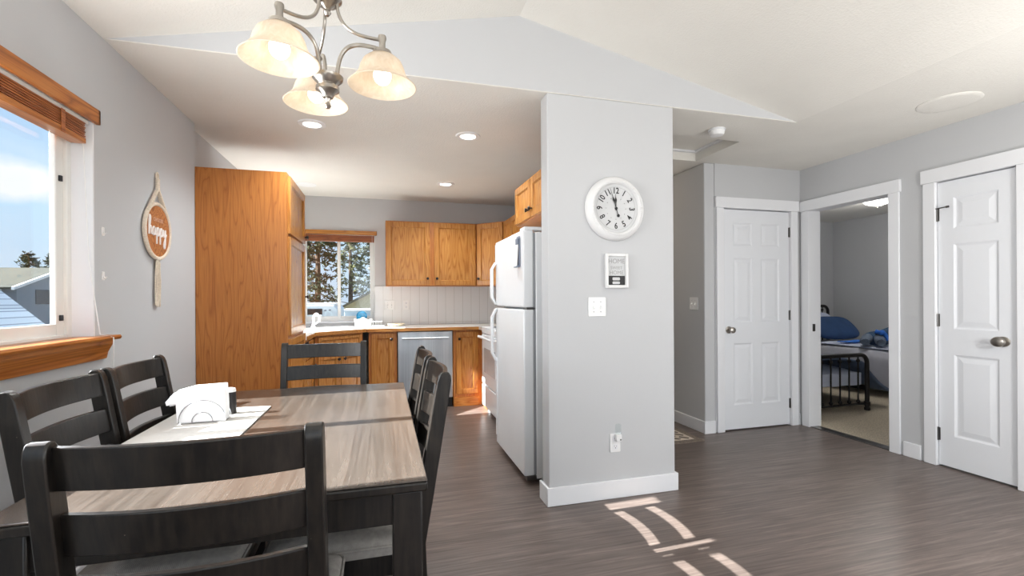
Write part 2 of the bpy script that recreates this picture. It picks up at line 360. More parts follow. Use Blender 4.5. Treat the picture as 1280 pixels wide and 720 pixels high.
# ---------------------------------------------------------------- mesh helpers
class MB:
    def __init__(s): s.bm = bmesh.new()
    def _xf(s, vs, mt):
        if mt is not None:
            for v in vs: v.co = mt @ v.co
    def box(s, x0, x1, y0, y1, z0, z1, mt=None):
        v = [s.bm.verts.new(p) for p in ((x0,y0,z0),(x1,y0,z0),(x1,y1,z0),(x0,y1,z0),(x0,y0,z1),(x1,y0,z1),(x1,y1,z1),(x0,y1,z1))]
        for f in ((3,2,1,0),(4,5,6,7),(0,1,5,4),(1,2,6,5),(2,3,7,6),(3,0,4,7)): s.bm.faces.new([v[i] for i in f])
        s._xf(v, mt); return s
    def hexa(s, pts):
        v = [s.bm.verts.new(p) for p in pts]
        for f in ((3,2,1,0),(4,5,6,7),(0,1,5,4),(1,2,6,5),(2,3,7,6),(3,0,4,7)): s.bm.faces.new([v[i] for i in f])
        return s
    def quad(s, pts):
        s.bm.faces.new([s.bm.verts.new(p) for p in pts]); return s
    def rings(s, rings, cap=True, closed=True):
        vr = [[s.bm.verts.new(p) for p in r] for r in rings]
        n = len(vr[0])
        for a, b in zip(vr[:-1], vr[1:]):
            for i in range(n if closed else n - 1):
                j = (i + 1) % n
                try: s.bm.faces.new((a[i], a[j], b[j], b[i]))
                except ValueError: pass
        if cap and closed:
            s.bm.faces.new(vr[0][::-1]); s.bm.faces.new(vr[-1])
        return s
    def tube(s, pts, r, n=10, cap=True):
        pts = [Vector(p) for p in pts]
        rs = r if isinstance(r, (list, tuple)) else [r] * len(pts)
        rings = []; up = None
        for i, p in enumerate(pts):
            a = pts[max(0, i - 1)]; b = pts[min(len(pts) - 1, i + 1)]
            d = (b - a).normalized()
            if up is None:
                up = Vector((0, 0, 1)) if abs(d.z) < 0.9 else Vector((1, 0, 0))
            x = d.cross(up)
            if x.length < 1e-6: x = d.cross(Vector((0, 1, 0)))
            x.normalize(); y = x.cross(d).normalized(); up = y
            rings.append([p + (x * math.cos(t) + y * math.sin(t)) * rs[i] for t in [2 * math.pi * k / n for k in range(n)]])
        return s.rings(rings, cap)
    def cyl(s, p0, p1, r0, r1=None, n=24): return s.tube([p0, p1], [r0, r0 if r1 is None else r1], n)
    def lathe(s, prof, c=(0, 0, 0), n=32, mt=None, cap=True):
        rings = []
        for r, z in prof:
            ring = [Vector((r * math.cos(2*math.pi*k/n), r * math.sin(2*math.pi*k/n), z)) for k in range(n)]
            if mt is not None: ring = [mt @ p for p in ring]
            rings.append([p + Vector(c) for p in ring])
        return s.rings(rings, cap)
    def prism(s, poly, d0, d1, plane='xy'):
        f = {'xy': lambda a, b, d: (a, b, d), 'xz': lambda a, b, d: (a, d, b), 'yz': lambda a, b, d: (d, a, b)}[plane]
        return s.rings([[f(a, b, d0) for a, b in poly], [f(a, b, d1) for a, b in poly]])
    def ball(s, c, r, sc=(1, 1, 1), n=16, m=10, mt=None):
        rings = []
        for i in range(1, m):
            t = math.pi * i / m
            ring = [Vector((r*sc[0]*math.sin(t)*math.cos(2*math.pi*k/n), r*sc[1]*math.sin(t)*math.sin(2*math.pi*k/n), -r*sc[2]*math.cos(t))) for k in range(n)]
            if mt is not None: ring = [mt @ p for p in ring]
            rings.append([p + Vector(c) for p in ring])
        return s.rings(rings)
    def build(s, name, mat, parent=None, bevel=0.0, smooth=True, angle=35, segs=2, subsurf=0):
        bmesh.ops.recalc_face_normals(s.bm, faces=s.bm.faces)
        me = bpy.data.meshes.new(name); s.bm.to_mesh(me); s.bm.free()
        me.materials.append(mat)
        o = bpy.data.objects.new(name, me); COL.objects.link(o)
        if parent is not None: o.parent = parent
        if smooth:
            for p in me.polygons: p.use_smooth = True
            me.set_sharp_from_angle(angle=R(angle))
        if bevel:
            b = o.modifiers.new('bevel', 'BEVEL'); b.width = bevel; b.segments = segs; b.limit_method = 'ANGLE'; b.angle_limit = R(40)
        if subsurf:
            q = o.modifiers.new('subsurf', 'SUBSURF'); q.levels = subsurf; q.render_levels = subsurf
        return o
def tag(o, label, cat, group=None, kind=None):
    if label: o['label'] = label
    if cat: o['category'] = cat
    if group: o['group'] = group
    if kind: o['kind'] = kind
    return o
def thing(name, label, cat, loc=(0, 0, 0), rz=0.0, group=None):
    o = bpy.data.objects.new(name, None); COL.objects.link(o)
    o.location = loc; o.rotation_euler = (0, 0, rz); o.empty_display_size = 0.1
    return tag(o, label, cat, group)
def struct(o, label, cat):
    return tag(o, label, cat, kind='structure')
def copy_tree(o, parent=None):
    c = o.copy(); COL.objects.link(c)
    if parent is not None: c.parent = parent
    for ch in list(o.children): copy_tree(ch, c)
    return c
def text_mesh(body, size, mat, name, parent, mt, extrude=0.001, align='CENTER', thick=0.0):
    cu = bpy.data.curves.new(name, 'FONT'); cu.body = body; cu.size = size; cu.extrude = extrude
    cu.align_x = align; cu.align_y = 'CENTER'; cu.offset = thick
    t = bpy.data.objects.new(name, cu); COL.objects.link(t)
    bpy.context.view_layer.update()
    me = bpy.data.meshes.new_from_object(t.evaluated_get(bpy.context.evaluated_depsgraph_get()))
    bpy.data.objects.remove(t); bpy.data.curves.remove(cu)
    me.transform(mt); me.materials.clear(); me.materials.append(mat)
    o = bpy.data.objects.new(name, me); COL.objects.link(o); o.parent = parent
    return o
def rounded(x0, x1, y0, y1, r, n=5):
    p = []
    for cx, cy, a in ((x1-r, y1-r, 0), (x0+r, y1-r, 90), (x0+r, y0+r, 180), (x1-r, y0+r, 270)):
        for k in range(n + 1):
            t = R(a + 90 * k / n); p.append((cx + r*math.cos(t), cy + r*math.sin(t)))
    return p

# ---------------------------------------------------------------- room dimensions
XL, XR, YP, YH, YB, CH = -1.244, 3.867, 2.574, 3.553, 5.841, 2.44
YR = -2.6                       # rear wall of the living room
XK = 1.70                       # kitchen right wall
XH0, XH1 = 1.79, 2.787          # hallway
RX, RZ, VX = 0.77, 2.863, 2.78  # ridge, right spring line of the vault
BX, BY = 7.1, 5.9               # bedroom far wall / end wall

# ---------------------------------------------------------------- setting
struct(MB().box(XL-0.12, 3.93, YR-0.12, 6.02, -0.12, 0.0).build('floor', M['floor'], smooth=False),
       'grey-brown vinyl plank floor running through dining area, kitchen and hall', 'floor')
struct(MB().box(3.93, BX+0.12, 2.50, 6.02, -0.12, 0.002).build('floor_bedroom', M['carpet'], smooth=False),
       'beige bedroom carpet beyond the open doorway', 'carpet')
# left wall with dining window and kitchen side window
WY0, WY1, WZ0, WZ1 = 1.10, 2.497, 1.045, 2.05
KY0, KY1, KZ0, KZ1 = 4.75, 5.6, 1.08, 2.0
w = MB(); a, b = XL-0.14, XL
LW0, LW1, LZ0, LZ1 = -1.65, 0.15, 0.85, 2.0  # opening of an added window, cut for fill light
w.box(a, b, YR-0.12, LW0, 0, CH).box(a, b, LW0, LW1, 0, LZ0).box(a, b, LW0, LW1, LZ1, CH).box(a, b, LW1, WY0, 0, CH).box(a, b, WY0, WY1, 0, WZ0).box(a, b, WY0, WY1, WZ1, CH)
b2 = XL-0.05; w.box(a, b, WY1, 3.648, 0, CH).box(a, b2, 3.648, KY0, 0, CH).box(a, b2, KY0, KY1, 0, KZ0).box(a, b2, KY0, KY1, KZ1, CH).box(a, b2, KY1, 6.02, 0, CH)
struct(w.build('wall_left', M['wall'], smooth=False), 'pale grey left wall holding the dining window', 'wall')
# kitchen back wall with window
BW0, BW1, BZ0, BZ1 = -0.93, -0.095, 0.965, 2.04
w = MB(); a, b = YB, YB+0.18
w.box(XL-0.1, BW0, a, b, 0, CH).box(BW1, 1.745, a, b, 0, CH).box(BW0, BW1, a, b, 0, BZ0).box(BW0, BW1, a, b, BZ1, CH)
struct(w.build('wall_kitchen_back', M['wall'], smooth=False), 'grey back wall of the kitchen around the sink window', 'wall')
# wing wall with gable above
w = MB().box(0.935, 1.79, YP, YP+0.115, 0, CH)
struct(w.build('wall_wing', M['wall'], smooth=False, bevel=0.008), 'pale grey wing wall carrying the clock beside the fridge', 'wall')
w = MB().prism([(XL, CH+0.004), (VX, CH+0.004), (RX, RZ)], YP, YP+0.115, 'xz')
struct(w.build('wall_gable', M['wall'], smooth=False), 'grey triangular gable wall under the vaulted ceiling', 'wall')
struct(MB().box(XK, XH0, YP+0.115, 6.02, 0, CH).build('wall_kitchen_right', M['wall'], smooth=False),
       'grey kitchen wall behind fridge and range', 'wall')
struct(MB().box(XH1, XH1+0.11, YH, 6.02, 0, CH).build('wall_hallway', M['wall'], smooth=False, bevel=0.01),
       'grey hallway wall with the single light switch', 'wall')
struct(MB().box(XK, XH1+0.1, 5.92, 6.02, 0, CH).build('wall_hallway_end', M['wall'], smooth=False),
       'grey end wall of the hallway', 'wall')
C0, C1, DH = 2.985, 3.745, 2.04       # closet door opening on the short hall wall
w = MB().box(XH1+0.11, C0-0.02, YH, YH+0.11, 0, CH).box(C1+0.02, XR, YH, YH+0.11, 0, CH).box(C0-0.02, C1+0.02, YH, YH+0.11, DH+0.02, CH)
struct(w.build('wall_hall', M['wall'], smooth=False), 'short grey hall wall around the six-panel door', 'wall')
# right wall: bedroom opening and narrow closet door
B0, B1 = 2.735, 3.45
D0, D1 = 1.965, 2.412
w = MB(); a, b = XR, XR+0.115
w.box(a, b, YR-0.12, D0-0.02, 0, CH).box(a, b, D0-0.02, D1+0.02, DH+0.02, CH).box(a, b, D1+0.02, B0-0.02, 0, CH)
w.box(a, b, B0-0.02, B1+0.02, DH+0.02, CH).box(a, b, B1+0.02, 6.02, 0, CH)
struct(w.build('wall_right', M['wall'], smooth=False), 'grey right wall holding bedroom doorway and narrow door', 'wall')
# rear wall (behind the viewpoint) with two openings added to let fill light in
w = MB(); a, b = YR-0.12, YR
w.box(XL, -0.8, a, b, 0, CH).box(-0.8, 1.2, a, b, 0, 0.45).box(-0.8, 1.2, a, b, 2.25, CH).box(1.2, 1.6, a, b, 0, CH)
w.box(1.6, 3.6, a, b, 2.3, CH).box(3.6, XR, a, b, 0, CH)
w.prism([(XL, CH), (VX, CH), (RX, RZ)], a, b, 'xz')
struct(w.build('wall_rear', M['wall'], smooth=False), 'grey living room rear wall', 'wall')
# bedroom shell
struct(MB().box(BX, BX+0.12, YR, 6.02, 0, CH).build('wall_bedroom_far', M['wall'], smooth=False), 'grey far wall of the bedroom', 'wall')
struct(MB().box(XR+0.115, BX, BY, 6.02, 0, CH).build('wall_bedroom_end', M['wall'], smooth=False), 'grey bedroom wall behind the headboard', 'wall')
struct(MB().box(XR+0.115, BX, 2.50, 2.60, 0, CH).build('wall_bedroom_near', M['wall'], smooth=False), 'grey near wall of the bedroom', 'wall')
# ceilings
HX0, HX1, HY0, HY1 = 1.93, 2.69, 3.01, 3.54
c = MB(); z0, z1 = CH, CH+0.12
c.box(XL-0.14, HX0, YP+0.002, 6.02, z0, z1).box(HX1, BX+0.12, YP+0.002, 6.02, z0, z1)
c.box(HX0, HX1, YP+0.002, HY0, z0, z1).box(HX0, HX1, HY1, 6.02, z0, z1)
c.box(VX, BX+0.12, YR-0.12, YP+0.002, z0, z1)
struct(c.build('ceiling', M['ceiling'], smooth=False), 'flat warm white textured ceiling over kitchen and hall', 'ceiling')
c = MB()
c.prism([(XL, CH), (RX, RZ), (RX, RZ+0.12), (XL-0.14, CH+0.12), (XL-0.14, CH)], YR-0.12, YP, 'xz')
c.prism([(RX, RZ), (VX, CH), (VX, CH+0.12), (RX, RZ+0.12)], YR-0.12, YP, 'xz')
struct(c.build('ceiling_vault', M['ceiling'], smooth=False), 'vaulted warm white ceiling rising to a ridge above the dining area', 'ceiling')
# baseboards
bb = 0.11
def baseboard(name, label, boxes):
    m = MB()
    for q in boxes: m.box(*q, 0, bb)
    struct(m.build(name, M['trim'], bevel=0.004), label, 'baseboard')
baseboard('baseboard_wing', 'white baseboard wrapping the foot of the wing wall', [(0.92, 1.805, YP-0.015, YP, ), (0.92, 0.935, YP, YP+0.13), (1.79, 1.805, YP, YP+0.115)])
baseboard('baseboard_hall', 'white baseboard on the short hall wall corner', [(XH1-0.015, C0-0.1, YH-0.015, YH), (C1+0.1, XR-0.02, YH-0.015, YH)])
baseboard('baseboard_hallway', 'white baseboard along the hallway wall', [(XH1-0.015, XH1, YH, 5.92)])
baseboard('baseboard_kitchen_hall', 'white baseboard on hallway side of the kitchen wall', [(XH0, XH0+0.015, YP+0.115, 5.92)])
baseboard('baseboard_right', 'short white baseboard between doorway and narrow door', [(XR-0.015, XR, D1+0.1, B0-0.1)])
baseboard('baseboard_right_front', 'white baseboard right of the narrow door', [(XR-0.015, XR, YR, D0-0.1)])
baseboard('baseboard_left', 'white baseboard along the left wall', [(XL, XL+0.015, YR, 3.64)])
# door casings
def casing_x(n, label, y0, y1, h, wdt=0.078, jamb=True):
    t = 0.018; m = MB()
    m.box(XR-t, XR, y0-wdt, y0, 0, h).box(XR-t, XR, y1, y1+wdt, 0, h)
    m.box(XR-t-0.006, XR, y0-wdt-0.012, y1+wdt+0.012, h, h+0.098)
    m.box(XR-0.002, XR+0.13, y0-0.02, y0, 0, h).box(XR-0.002, XR+0.13, y1, y1+0.02, 0, h).box(XR-0.002, XR+0.13, y0-0.02, y1+0.02, h, h+0.02)
    return struct(m.build('trim_%d' % n, M['trim'], bevel=0.003), label, 'door trim')
casing_x(1, 'white casing around the open bedroom doorway', B0, B1, 2.035)
casing_x(2, 'white casing around the narrow three-panel door', D0, D1, 2.05)
m = MB(); t = 0.018
m.box(C0-0.078, C0, YH-t, YH, 0, DH).box(C1, C1+0.078, YH-t, YH, 0, DH).box(C0-0.09, C1+0.09, YH-t-0.006, YH, DH, DH+0.098)
m.box(C0-0.02, C0, YH-0.002, YH+0.11, 0, DH).box(C1, C1+0.02, YH-0.002, YH+0.11, 0, DH).box(C0-0.02, C1+0.02, YH-0.002, YH+0.11, DH, DH+0.02)
struct(m.build('trim_3', M['trim'], bevel=0.003), 'white casing around the six-panel hall door', 'door trim')
struct(MB().box(XR-0.0, XR+0.10, B0, B1, 0.0, 0.006).build('trim_4', M['darknickel'], bevel=0.002), 'dark threshold strip between plank floor and carpet', 'threshold')

def panel_slab(m, w, h, t, panels, rec=0.009, lip=0.022, raise_=0.006, field=True):
    """slab in local x 0..w, y from 0 (front) to t, z 0..h; panels = (x0,x1,z0,z1)"""
    xs = sorted({0, w} | {p[0] for p in panels} | {p[1] for p in panels})
    zs = sorted({0, h} | {p[2] for p in panels} | {p[3] for p in panels})
    m.box(0, w, rec, t, 0, h)
    for i in range(len(xs) - 1):
        for j in range(len(zs) - 1):
            cx, cz = (xs[i]+xs[i+1])/2, (zs[j]+zs[j+1])/2
            if any(p[0] < cx < p[1] and p[2] < cz < p[3] for p in panels): continue
            m.box(xs[i], xs[i+1], 0, rec, zs[j], zs[j+1])
    for x0, x1, z0, z1 in panels:
        e = 0.006                                   # sloped moulding around the recess
        for a, b in (((x0, z0), (x1, z0)), ((x1, z0), (x1, z1)), ((x1, z1), (x0, z1)), ((x0, z1), (x0, z0))):
            ia = (min(max(a[0], x0+lip*0.6), x1-lip*0.6), min(max(a[1], z0+lip*0.6), z1-lip*0.6))
            ib = (min(max(b[0], x0+lip*0.6), x1-lip*0.6), min(max(b[1], z0+lip*0.6), z1-lip*0.6))
            m.quad([(a[0], 0.001, a[1]), (b[0], 0.001, b[1]), (ib[0], rec-0.0005, ib[1]), (ia[0], rec-0.0005, ia[1])])
        if field:
            q = lip
            x, X, z, Z = x0+q, x1-q, z0+q, z1-q
            s2 = min(0.03, (X-x)*0.25)
            m.rings([[(x, rec-0.0002, z), (X, rec-0.0002, z), (X, rec-0.0002, Z), (x, rec-0.0002, Z)],
                     [(x+s2, rec-raise_, z+s2), (X-s2, rec-raise_, z+s2), (X-s2, rec-raise_, Z-s2), (x+s2, rec-raise_, Z-s2)]])
    return m
def door_knob(parent, x, z, flip=1):
    prof = [(0.033, 0), (0.033, 0.006), (0.012, 0.012), (0.011, 0.03), (0.022, 0.036), (0.029, 0.048), (0.027, 0.060), (0.014, 0.067)]
    return MB().lathe(prof, (x, 0, z), 24, Matrix.Rotation(R(90), 4, 'X')).build('door_handle', M['nickel'], parent)
def hinge(parent, x, z):
    return MB().box(x-0.012, x+0.012, -0.003, 0.004, z-0.045, z+0.045).cyl((x, -0.006, z-0.047), (x, -0.006, z+0.047), 0.006, n=10).build('hinge', M['darknickel'], parent)
# six-panel door
dw, dh = C1-C0-0.008, 2.02
d = thing('door_1', 'white six-panel hall door with nickel knob at its left edge', 'door', (C0+0.004, YH+0.008, 0.012))
d['kind'] = 'structure'
st, mid = 0.115, 0.10
pw = (dw - 2*st - mid) / 2
pan = []
for x0 in (st, st+pw+mid):
    for z0, z1 in ((0.22, 0.79), (0.98, 1.575), (1.69, 1.90)): pan.append((x0, x0+pw, z0, z1))
panel_slab(MB(), dw, dh, 0.035, pan).build('door_panel', M['door'], d, smooth=False)
door_knob(d, 0.06, 0.915)
for z in (0.2, 1.04, 1.83): hinge(d, dw+0.004, z)
# narrow door in the right wall (local x runs towards -Y)
d = thing('door_2', 'narrow white three-panel door with oval nickel knob on right wall', 'door', (XR+0.008, D1-0.004, 0.012), R(-90))
d['kind'] = 'structure'
dw = D1-D0-0.008
panel_slab(MB(), dw, 2.03, 0.035, [(0.095, dw-0.095, z0, z1) for z0, z1 in ((0.22, 0.80), (0.98, 1.58), (1.69, 1.91))]).build('door_panel', M['door'], d, smooth=False)
MB().lathe([(0.033, 0), (0.033, 0.006), (0.012, 0.012), (0.011, 0.03), (0.024, 0.036), (0.034, 0.05), (0.03, 0.062), (0.014, 0.068)], (dw-0.075, 0, 0.915), 24, Matrix.Rotation(R(90), 4, 'X') @ Matrix.Scale(1.15, 4, (1, 0, 0))).build('door_handle', M['nickel'], d)
for z in (0.22, 1.04, 1.80): hinge(d, -0.002, z)
MB().tube([(-0.03, -0.012, 1.845), (0.07, -0.03, 1.845)], 0.004, 8).cyl((0.07, -0.03, 1.845), (0.085, -0.033, 1.845), 0.008, n=10).build('door_stop', M['darknickel'], d)
# strike plate on bedroom jamb
struct(MB().box(XR+0.03, XR+0.06, B1-0.004, B1+0.001, 0.90, 0.97).build('trim_5', M['darknickel'], bevel=0.001), 'dark strike plate on the bedroom door jamb', 'strike plate')

# ---------------------------------------------------------------- windows
def wframe(m, p, q0, q1, z0, z1, w, d0, d1, ax):
    """rectangular frame; ax 'x' -> plane at x (depth d0..d1), q = y ; ax 'y' -> plane at y, q = x"""
    def bx(a, b, c, e):
        if ax == 'x': m.box(d0, d1, a, b, c, e)
        else: m.box(a, b, d0, d1, c, e)
    bx(q0, q0+w, z0, z1); bx(q1-w, q1, z0, z1); bx(q0+w, q1-w, z0, z0+w); bx(q0+w, q1-w, z1-w, z1)
    return m
# dining window
wi = thing('window_1', 'white vinyl dining window with oak sill on left wall', 'window', (XL-0.14, (WY0+WY1)/2, WZ0)); wi['kind'] = 'structure'
L = Vector(wi.location)
def loc_build(m, name, mat, parent, **kw):
    o = m.build(name, mat, parent, **kw)
    o.data.transform(Matrix.Translation(-Vector(parent.location))); return o
xo = XL-0.14
loc_build(wframe(MB(), 0, WY0, WY1, WZ0, WZ1, 0.035, xo+0.01, xo+0.06, 'x'), 'window_frame', M['vinyl'], wi, bevel=0.004)
mid = 1.803
loc_build(wframe(MB(), 0, mid-0.023, WY1-0.03, WZ0+0.03, WZ1-0.03, 0.052, xo+0.022, xo+0.046, 'x'), 'window_sash', M['vinyl'], wi, bevel=0.004)
loc_build(wframe(MB(), 0, WY0+0.03, mid+0.023, WZ0+0.03, WZ1-0.03, 0.052, xo+0.002, xo+0.024, 'x'), 'window_sash', M['vinyl'], wi, bevel=0.004)
loc_build(MB().box(xo+0.030, xo+0.034, mid+0.02, WY1-0.07, WZ0+0.07, WZ1-0.07), 'window_glass', M['glass'], wi, smooth=False)
loc_build(MB().box(xo+0.010, xo+0.014, WY0+0.07, mid-0.02, WZ0+0.07, WZ1-0.07), 'window_glass', M['glass'], wi, smooth=False)
loc_build(MB().box(xo+0.044, xo+0.056, WY1-0.066, WY1-0.052, 1.14, 1.165).box(xo+0.044, xo+0.056, WY1-0.066, WY1-0.052, 1.74, 1.765), 'window_latch', M['black'], wi, bevel=0.002)
loc_build(MB().box(xo+0.06, XL+0.001, WY0, WY0+0.008, WZ0, WZ1).box(xo+0.06, XL+0.001, WY1-0.008, WY1, WZ0, WZ1).box(xo+0.06, XL+0.001, WY0, WY1, WZ1-0.008, WZ1), 'window_reveal', M['trim'], wi)
# oak sill with stepped apron moulding
m = MB()
m.prism([(xo+0.06, WZ0+0.002), (XL+0.055, WZ0+0.002), (XL+0.06, WZ0+0.012), (XL+0.055, WZ0+0.022), (xo+0.06, WZ0+0.022)], WY0-0.09, WY1+0.095, 'xz')
m.prism([(XL, WZ0-0.085), (XL+0.012, WZ0-0.085), (XL+0.018, WZ0-0.055), (XL+0.034, WZ0-0.022), (XL+0.04, WZ0-0.014), (XL+0.04, WZ0+0.002), (XL, WZ0+0.002)], WY0-0.07, WY1+0.07, 'xz')
loc_build(m, 'window_sill', M['oak_y'], wi, smooth=False, bevel=0.002)
# blind of the dining window
bl = thing('window_blind', 'honey wood blind drawn up under its valance at the dining window', 'blind', (XL, mid, 2.0))
loc_build(MB().box(XL+0.001, XL+0.018, WY0-0.06, WY1+0.02, 2.018, 2.083).box(XL+0.001, XL+0.018, WY1+0.004, WY1+0.02, 2.018, 2.083), 'valance', M['oak_y'], bl, bevel=0.003)
loc_build(MB().box(XL-0.05, XL-0.008, WY0+0.02, WY1-0.02, 2.005, 2.04), 'head_rail', M['vinyl'], bl, bevel=0.002)
m = MB()
for k in range(7):
    z = 1.940 + 0.0095*k
    m.box(XL-0.058, XL-0.006, WY0+0.015, WY1-0.045 - 0.004*(k % 2), z, z+0.0065)
loc_build(m, 'slat_stack', M['blind'], bl, bevel=0.001)
loc_build(MB().box(XL-0.060, XL-0.004, WY0+0.015, WY1-0.045, 1.912, 1.937), 'bottom_rail', M['oak_y'], bl, bevel=0.003)
for y in (WY1-0.2, WY1-0.9): loc_build(MB().box(XL-0.003, XL-0.0015, y-0.012, y+0.012, 1.91, 2.005), 'ladder_tape', M['blind'], bl)
loc_build(MB().tube([(XL-0.03, WY1-0.06, 2.01), (XL-0.015, WY1-0.045, 1.9), (XL-0.01, WY1-0.02, 1.4), (XL+0.02, WY1+0.0, 1.075), (XL+0.066, WY1+0.01, 1.06), (XL+0.066, WY1+0.005, 0.72)], 0.0022, 6).cyl((XL+0.066, WY1+0.005, 0.72), (XL+0.066, WY1+0.005, 0.68), 0.008, 0.004, 10), 'lift_cord', M['plate'], bl)
# kitchen window above the sink
wi = thing('window_2', 'white sliding kitchen window above the corner sink', 'window', ((BW0+BW1)/2, YB+0.12, BZ0)); wi['kind'] = 'structure'
y0 = YB+0.09
bm_ = (BW0+BW1)/2
loc_build(wframe(MB(), 0, BW0, BW1, BZ0, BZ1, 0.03, y0, y0+0.06, 'y'), 'window_frame', M['vinyl'], wi, bevel=0.003)
loc_build(wframe(MB(), 0, BW0+0.025, bm_+0.02, BZ0+0.025, BZ1-0.025, 0.036, y0+0.004, y0+0.028, 'y'), 'window_sash', M['vinyl'], wi, bevel=0.003)
loc_build(wframe(MB(), 0, bm_-0.02, BW1-0.025, BZ0+0.025, BZ1-0.025, 0.036, y0+0.030, y0+0.052, 'y'), 'window_sash', M['vinyl'], wi, bevel=0.003)
loc_build(MB().box(BW0+0.06, bm_-0.015, y0+0.014, y0+0.018, BZ0+0.06, BZ1-0.06), 'window_glass', M['glass'], wi, smooth=False)
loc_build(MB().box(bm_+0.015, BW1-0.06, y0+0.039, y0+0.043, BZ0+0.06, BZ1-0.06), 'window_glass', M['glass'], wi, smooth=False)
loc_build(MB().box(BW0, BW1, YB-0.012, y0, BZ0-0.018, BZ0+0.002), 'window_sill', M['trim'], wi, bevel=0.003)
bl = thing('window_blind', 'reddish wood blind raised at the kitchen sink window', 'blind', (bm_, YB, 2.0))
loc_build(MB().box(BW0-0.02, BW1+0.025, YB-0.018, YB-0.001, 1.995, 2.045), 'valance', M['oak_x'], bl, bevel=0.003)
m = MB()
for k in range(8): m.box(BW0+0.008, BW1-0.008, YB+0.002, YB+0.05, 1.915+0.0098*k, 1.922+0.0098*k)
loc_build(m, 'slat_stack', M['blind_x'], bl, bevel=0.001)
loc_build(MB().tube([(BW1-0.03, YB-0.004, 1.99), (BW1-0.028, YB-0.004, 1.5), (BW1-0.03, YB-0.004, 1.15), (BW1+0.012, YB-0.006, 0.97)], 0.002, 6), 'lift_cord', M['plate'], bl)
# kitchen side window on the left wall
wi = thing('window_3', 'white side window on the left kitchen wall beyond the tall cabinet', 'window', (XL-0.1, (KY0+KY1)/2, KZ0)); wi['kind'] = 'structure'
loc_build(wframe(MB(), 0, KY0, KY1, KZ0, KZ1, 0.035, xo+0.01, xo+0.06, 'x'), 'window_frame', M['vinyl'], wi, bevel=0.003)
loc_build(MB().box(xo+0.03, xo+0.034, KY0+0.03, KY1-0.03, KZ0+0.03, KZ1-0.03), 'window_glass', M['glass'], wi, smooth=False)

# made-up window further back along the left wall, added for fill light
wi = thing('added_window', 'added white window on the left wall behind the viewpoint, for fill light', 'window', (XL-0.1, (LW0+LW1)/2, LZ0)); wi['kind'] = 'structure'
loc_build(wframe(MB(), 0, LW0, LW1, LZ0, LZ1, 0.045, xo+0.01, xo+0.06, 'x').box(xo+0.01, xo+0.06, (LW0+LW1)/2-0.02, (LW0+LW1)/2+0.02, LZ0+0.045, LZ1-0.045), 'window_frame', M['vinyl'], wi, bevel=0.003)
loc_build(MB().box(xo+0.03, xo+0.034, LW0+0.03, LW1-0.03, LZ0+0.03, LZ1-0.03), 'window_glass', M['glass'], wi, smooth=False)

# ---------------------------------------------------------------- cabinets
def knob(parent, x, z, y=0.0, name='knob'):
    return MB().lathe([(0.006, 0), (0.006, 0.012), (0.014, 0.016), (0.016, 0.024), (0.011, 0.029)], (x, y, z), 16, Matrix.Rotation(R(90), 4, 'X')).build(name, M['bronze'], parent)
def cab_door(parent, x0, x1, z0, z1, y=-0.02, kx=None, kz=None, st=0.055, name='door', mat=None):
    m = panel_slab(MB(), x1-x0, z1-z0, 0.022, [(st, x1-x0-st, st, z1-z0-st)], rec=0.012, lip=0.014, raise_=0.004, field=False)
    o = m.build(name, mat or M['oak_z'], parent, smooth=False, bevel=0.0025)
    o.location = (x0, y, z0)
    if kx is not None: knob(o, kx-x0, kz-z0)
    return o
def cabinet(name, label, loc, rz, w, dep, z0, z1, toe=0.0, group=None, mat=None, face=True):
    t = thing(name, label, 'cabinet', loc, rz, group)
    m = MB().box(0, w, 0.0, dep, z0+toe, z1)
    if toe: m.box(0, w, 0.055, dep, z0, z0+toe)
    m.build('body', mat or M['oak_panel'], t, smooth=False, bevel=0.002)
    return t
# local frame of a cabinet: x to the right along its face, y into it, z up
PY0, PY1, PXF = 3.65, 4.345, -0.665
# tall pantry cabinet, face towards +X: local x runs towards +Y, local y towards -X  -> rotation +90
t = cabinet('pantry_cabinet', 'tall honey oak cabinet standing against the left wall behind the table', (PXF, PY0, 0), R(90), PY1-PY0, PXF-XL-0.001, 0.0, 2.145, mat=M['oak_panel'])
pw = PY1-PY0
cab_door(t, 0.03, pw-0.012, 1.705, 2.125, kx=pw-0.04, kz=1.76)
cab_door(t, 0.03, pw-0.012, 0.965, 1.685, kx=pw-0.04, kz=1.25)
cab_door(t, 0.03, pw-0.012, 0.11, 0.94, kx=pw-0.04, kz=0.85)
# counter plan
CZ0, CZ1 = 0.872, 0.91
FX, FY = -0.64, 5.235            # counter fronts of left run / back run
DA, DB = (FX, 4.85), (-0.185, FY)
# left-run base cabinet
t = cabinet('base_cabinet', 'short oak base cabinet between tall cabinet and corner sink', (FX-0.025, 4.347, 0), R(90), 0.48, FX-0.025-XL-0.002, 0.0, CZ0-0.003, 0.09)
cab_door(t, 0.02, 0.46, 0.70, 0.85, kx=0.24, kz=0.775, st=0.035, name='drawer')
cab_door(t, 0.02, 0.46, 0.12, 0.68, kx=0.42, kz=0.60)
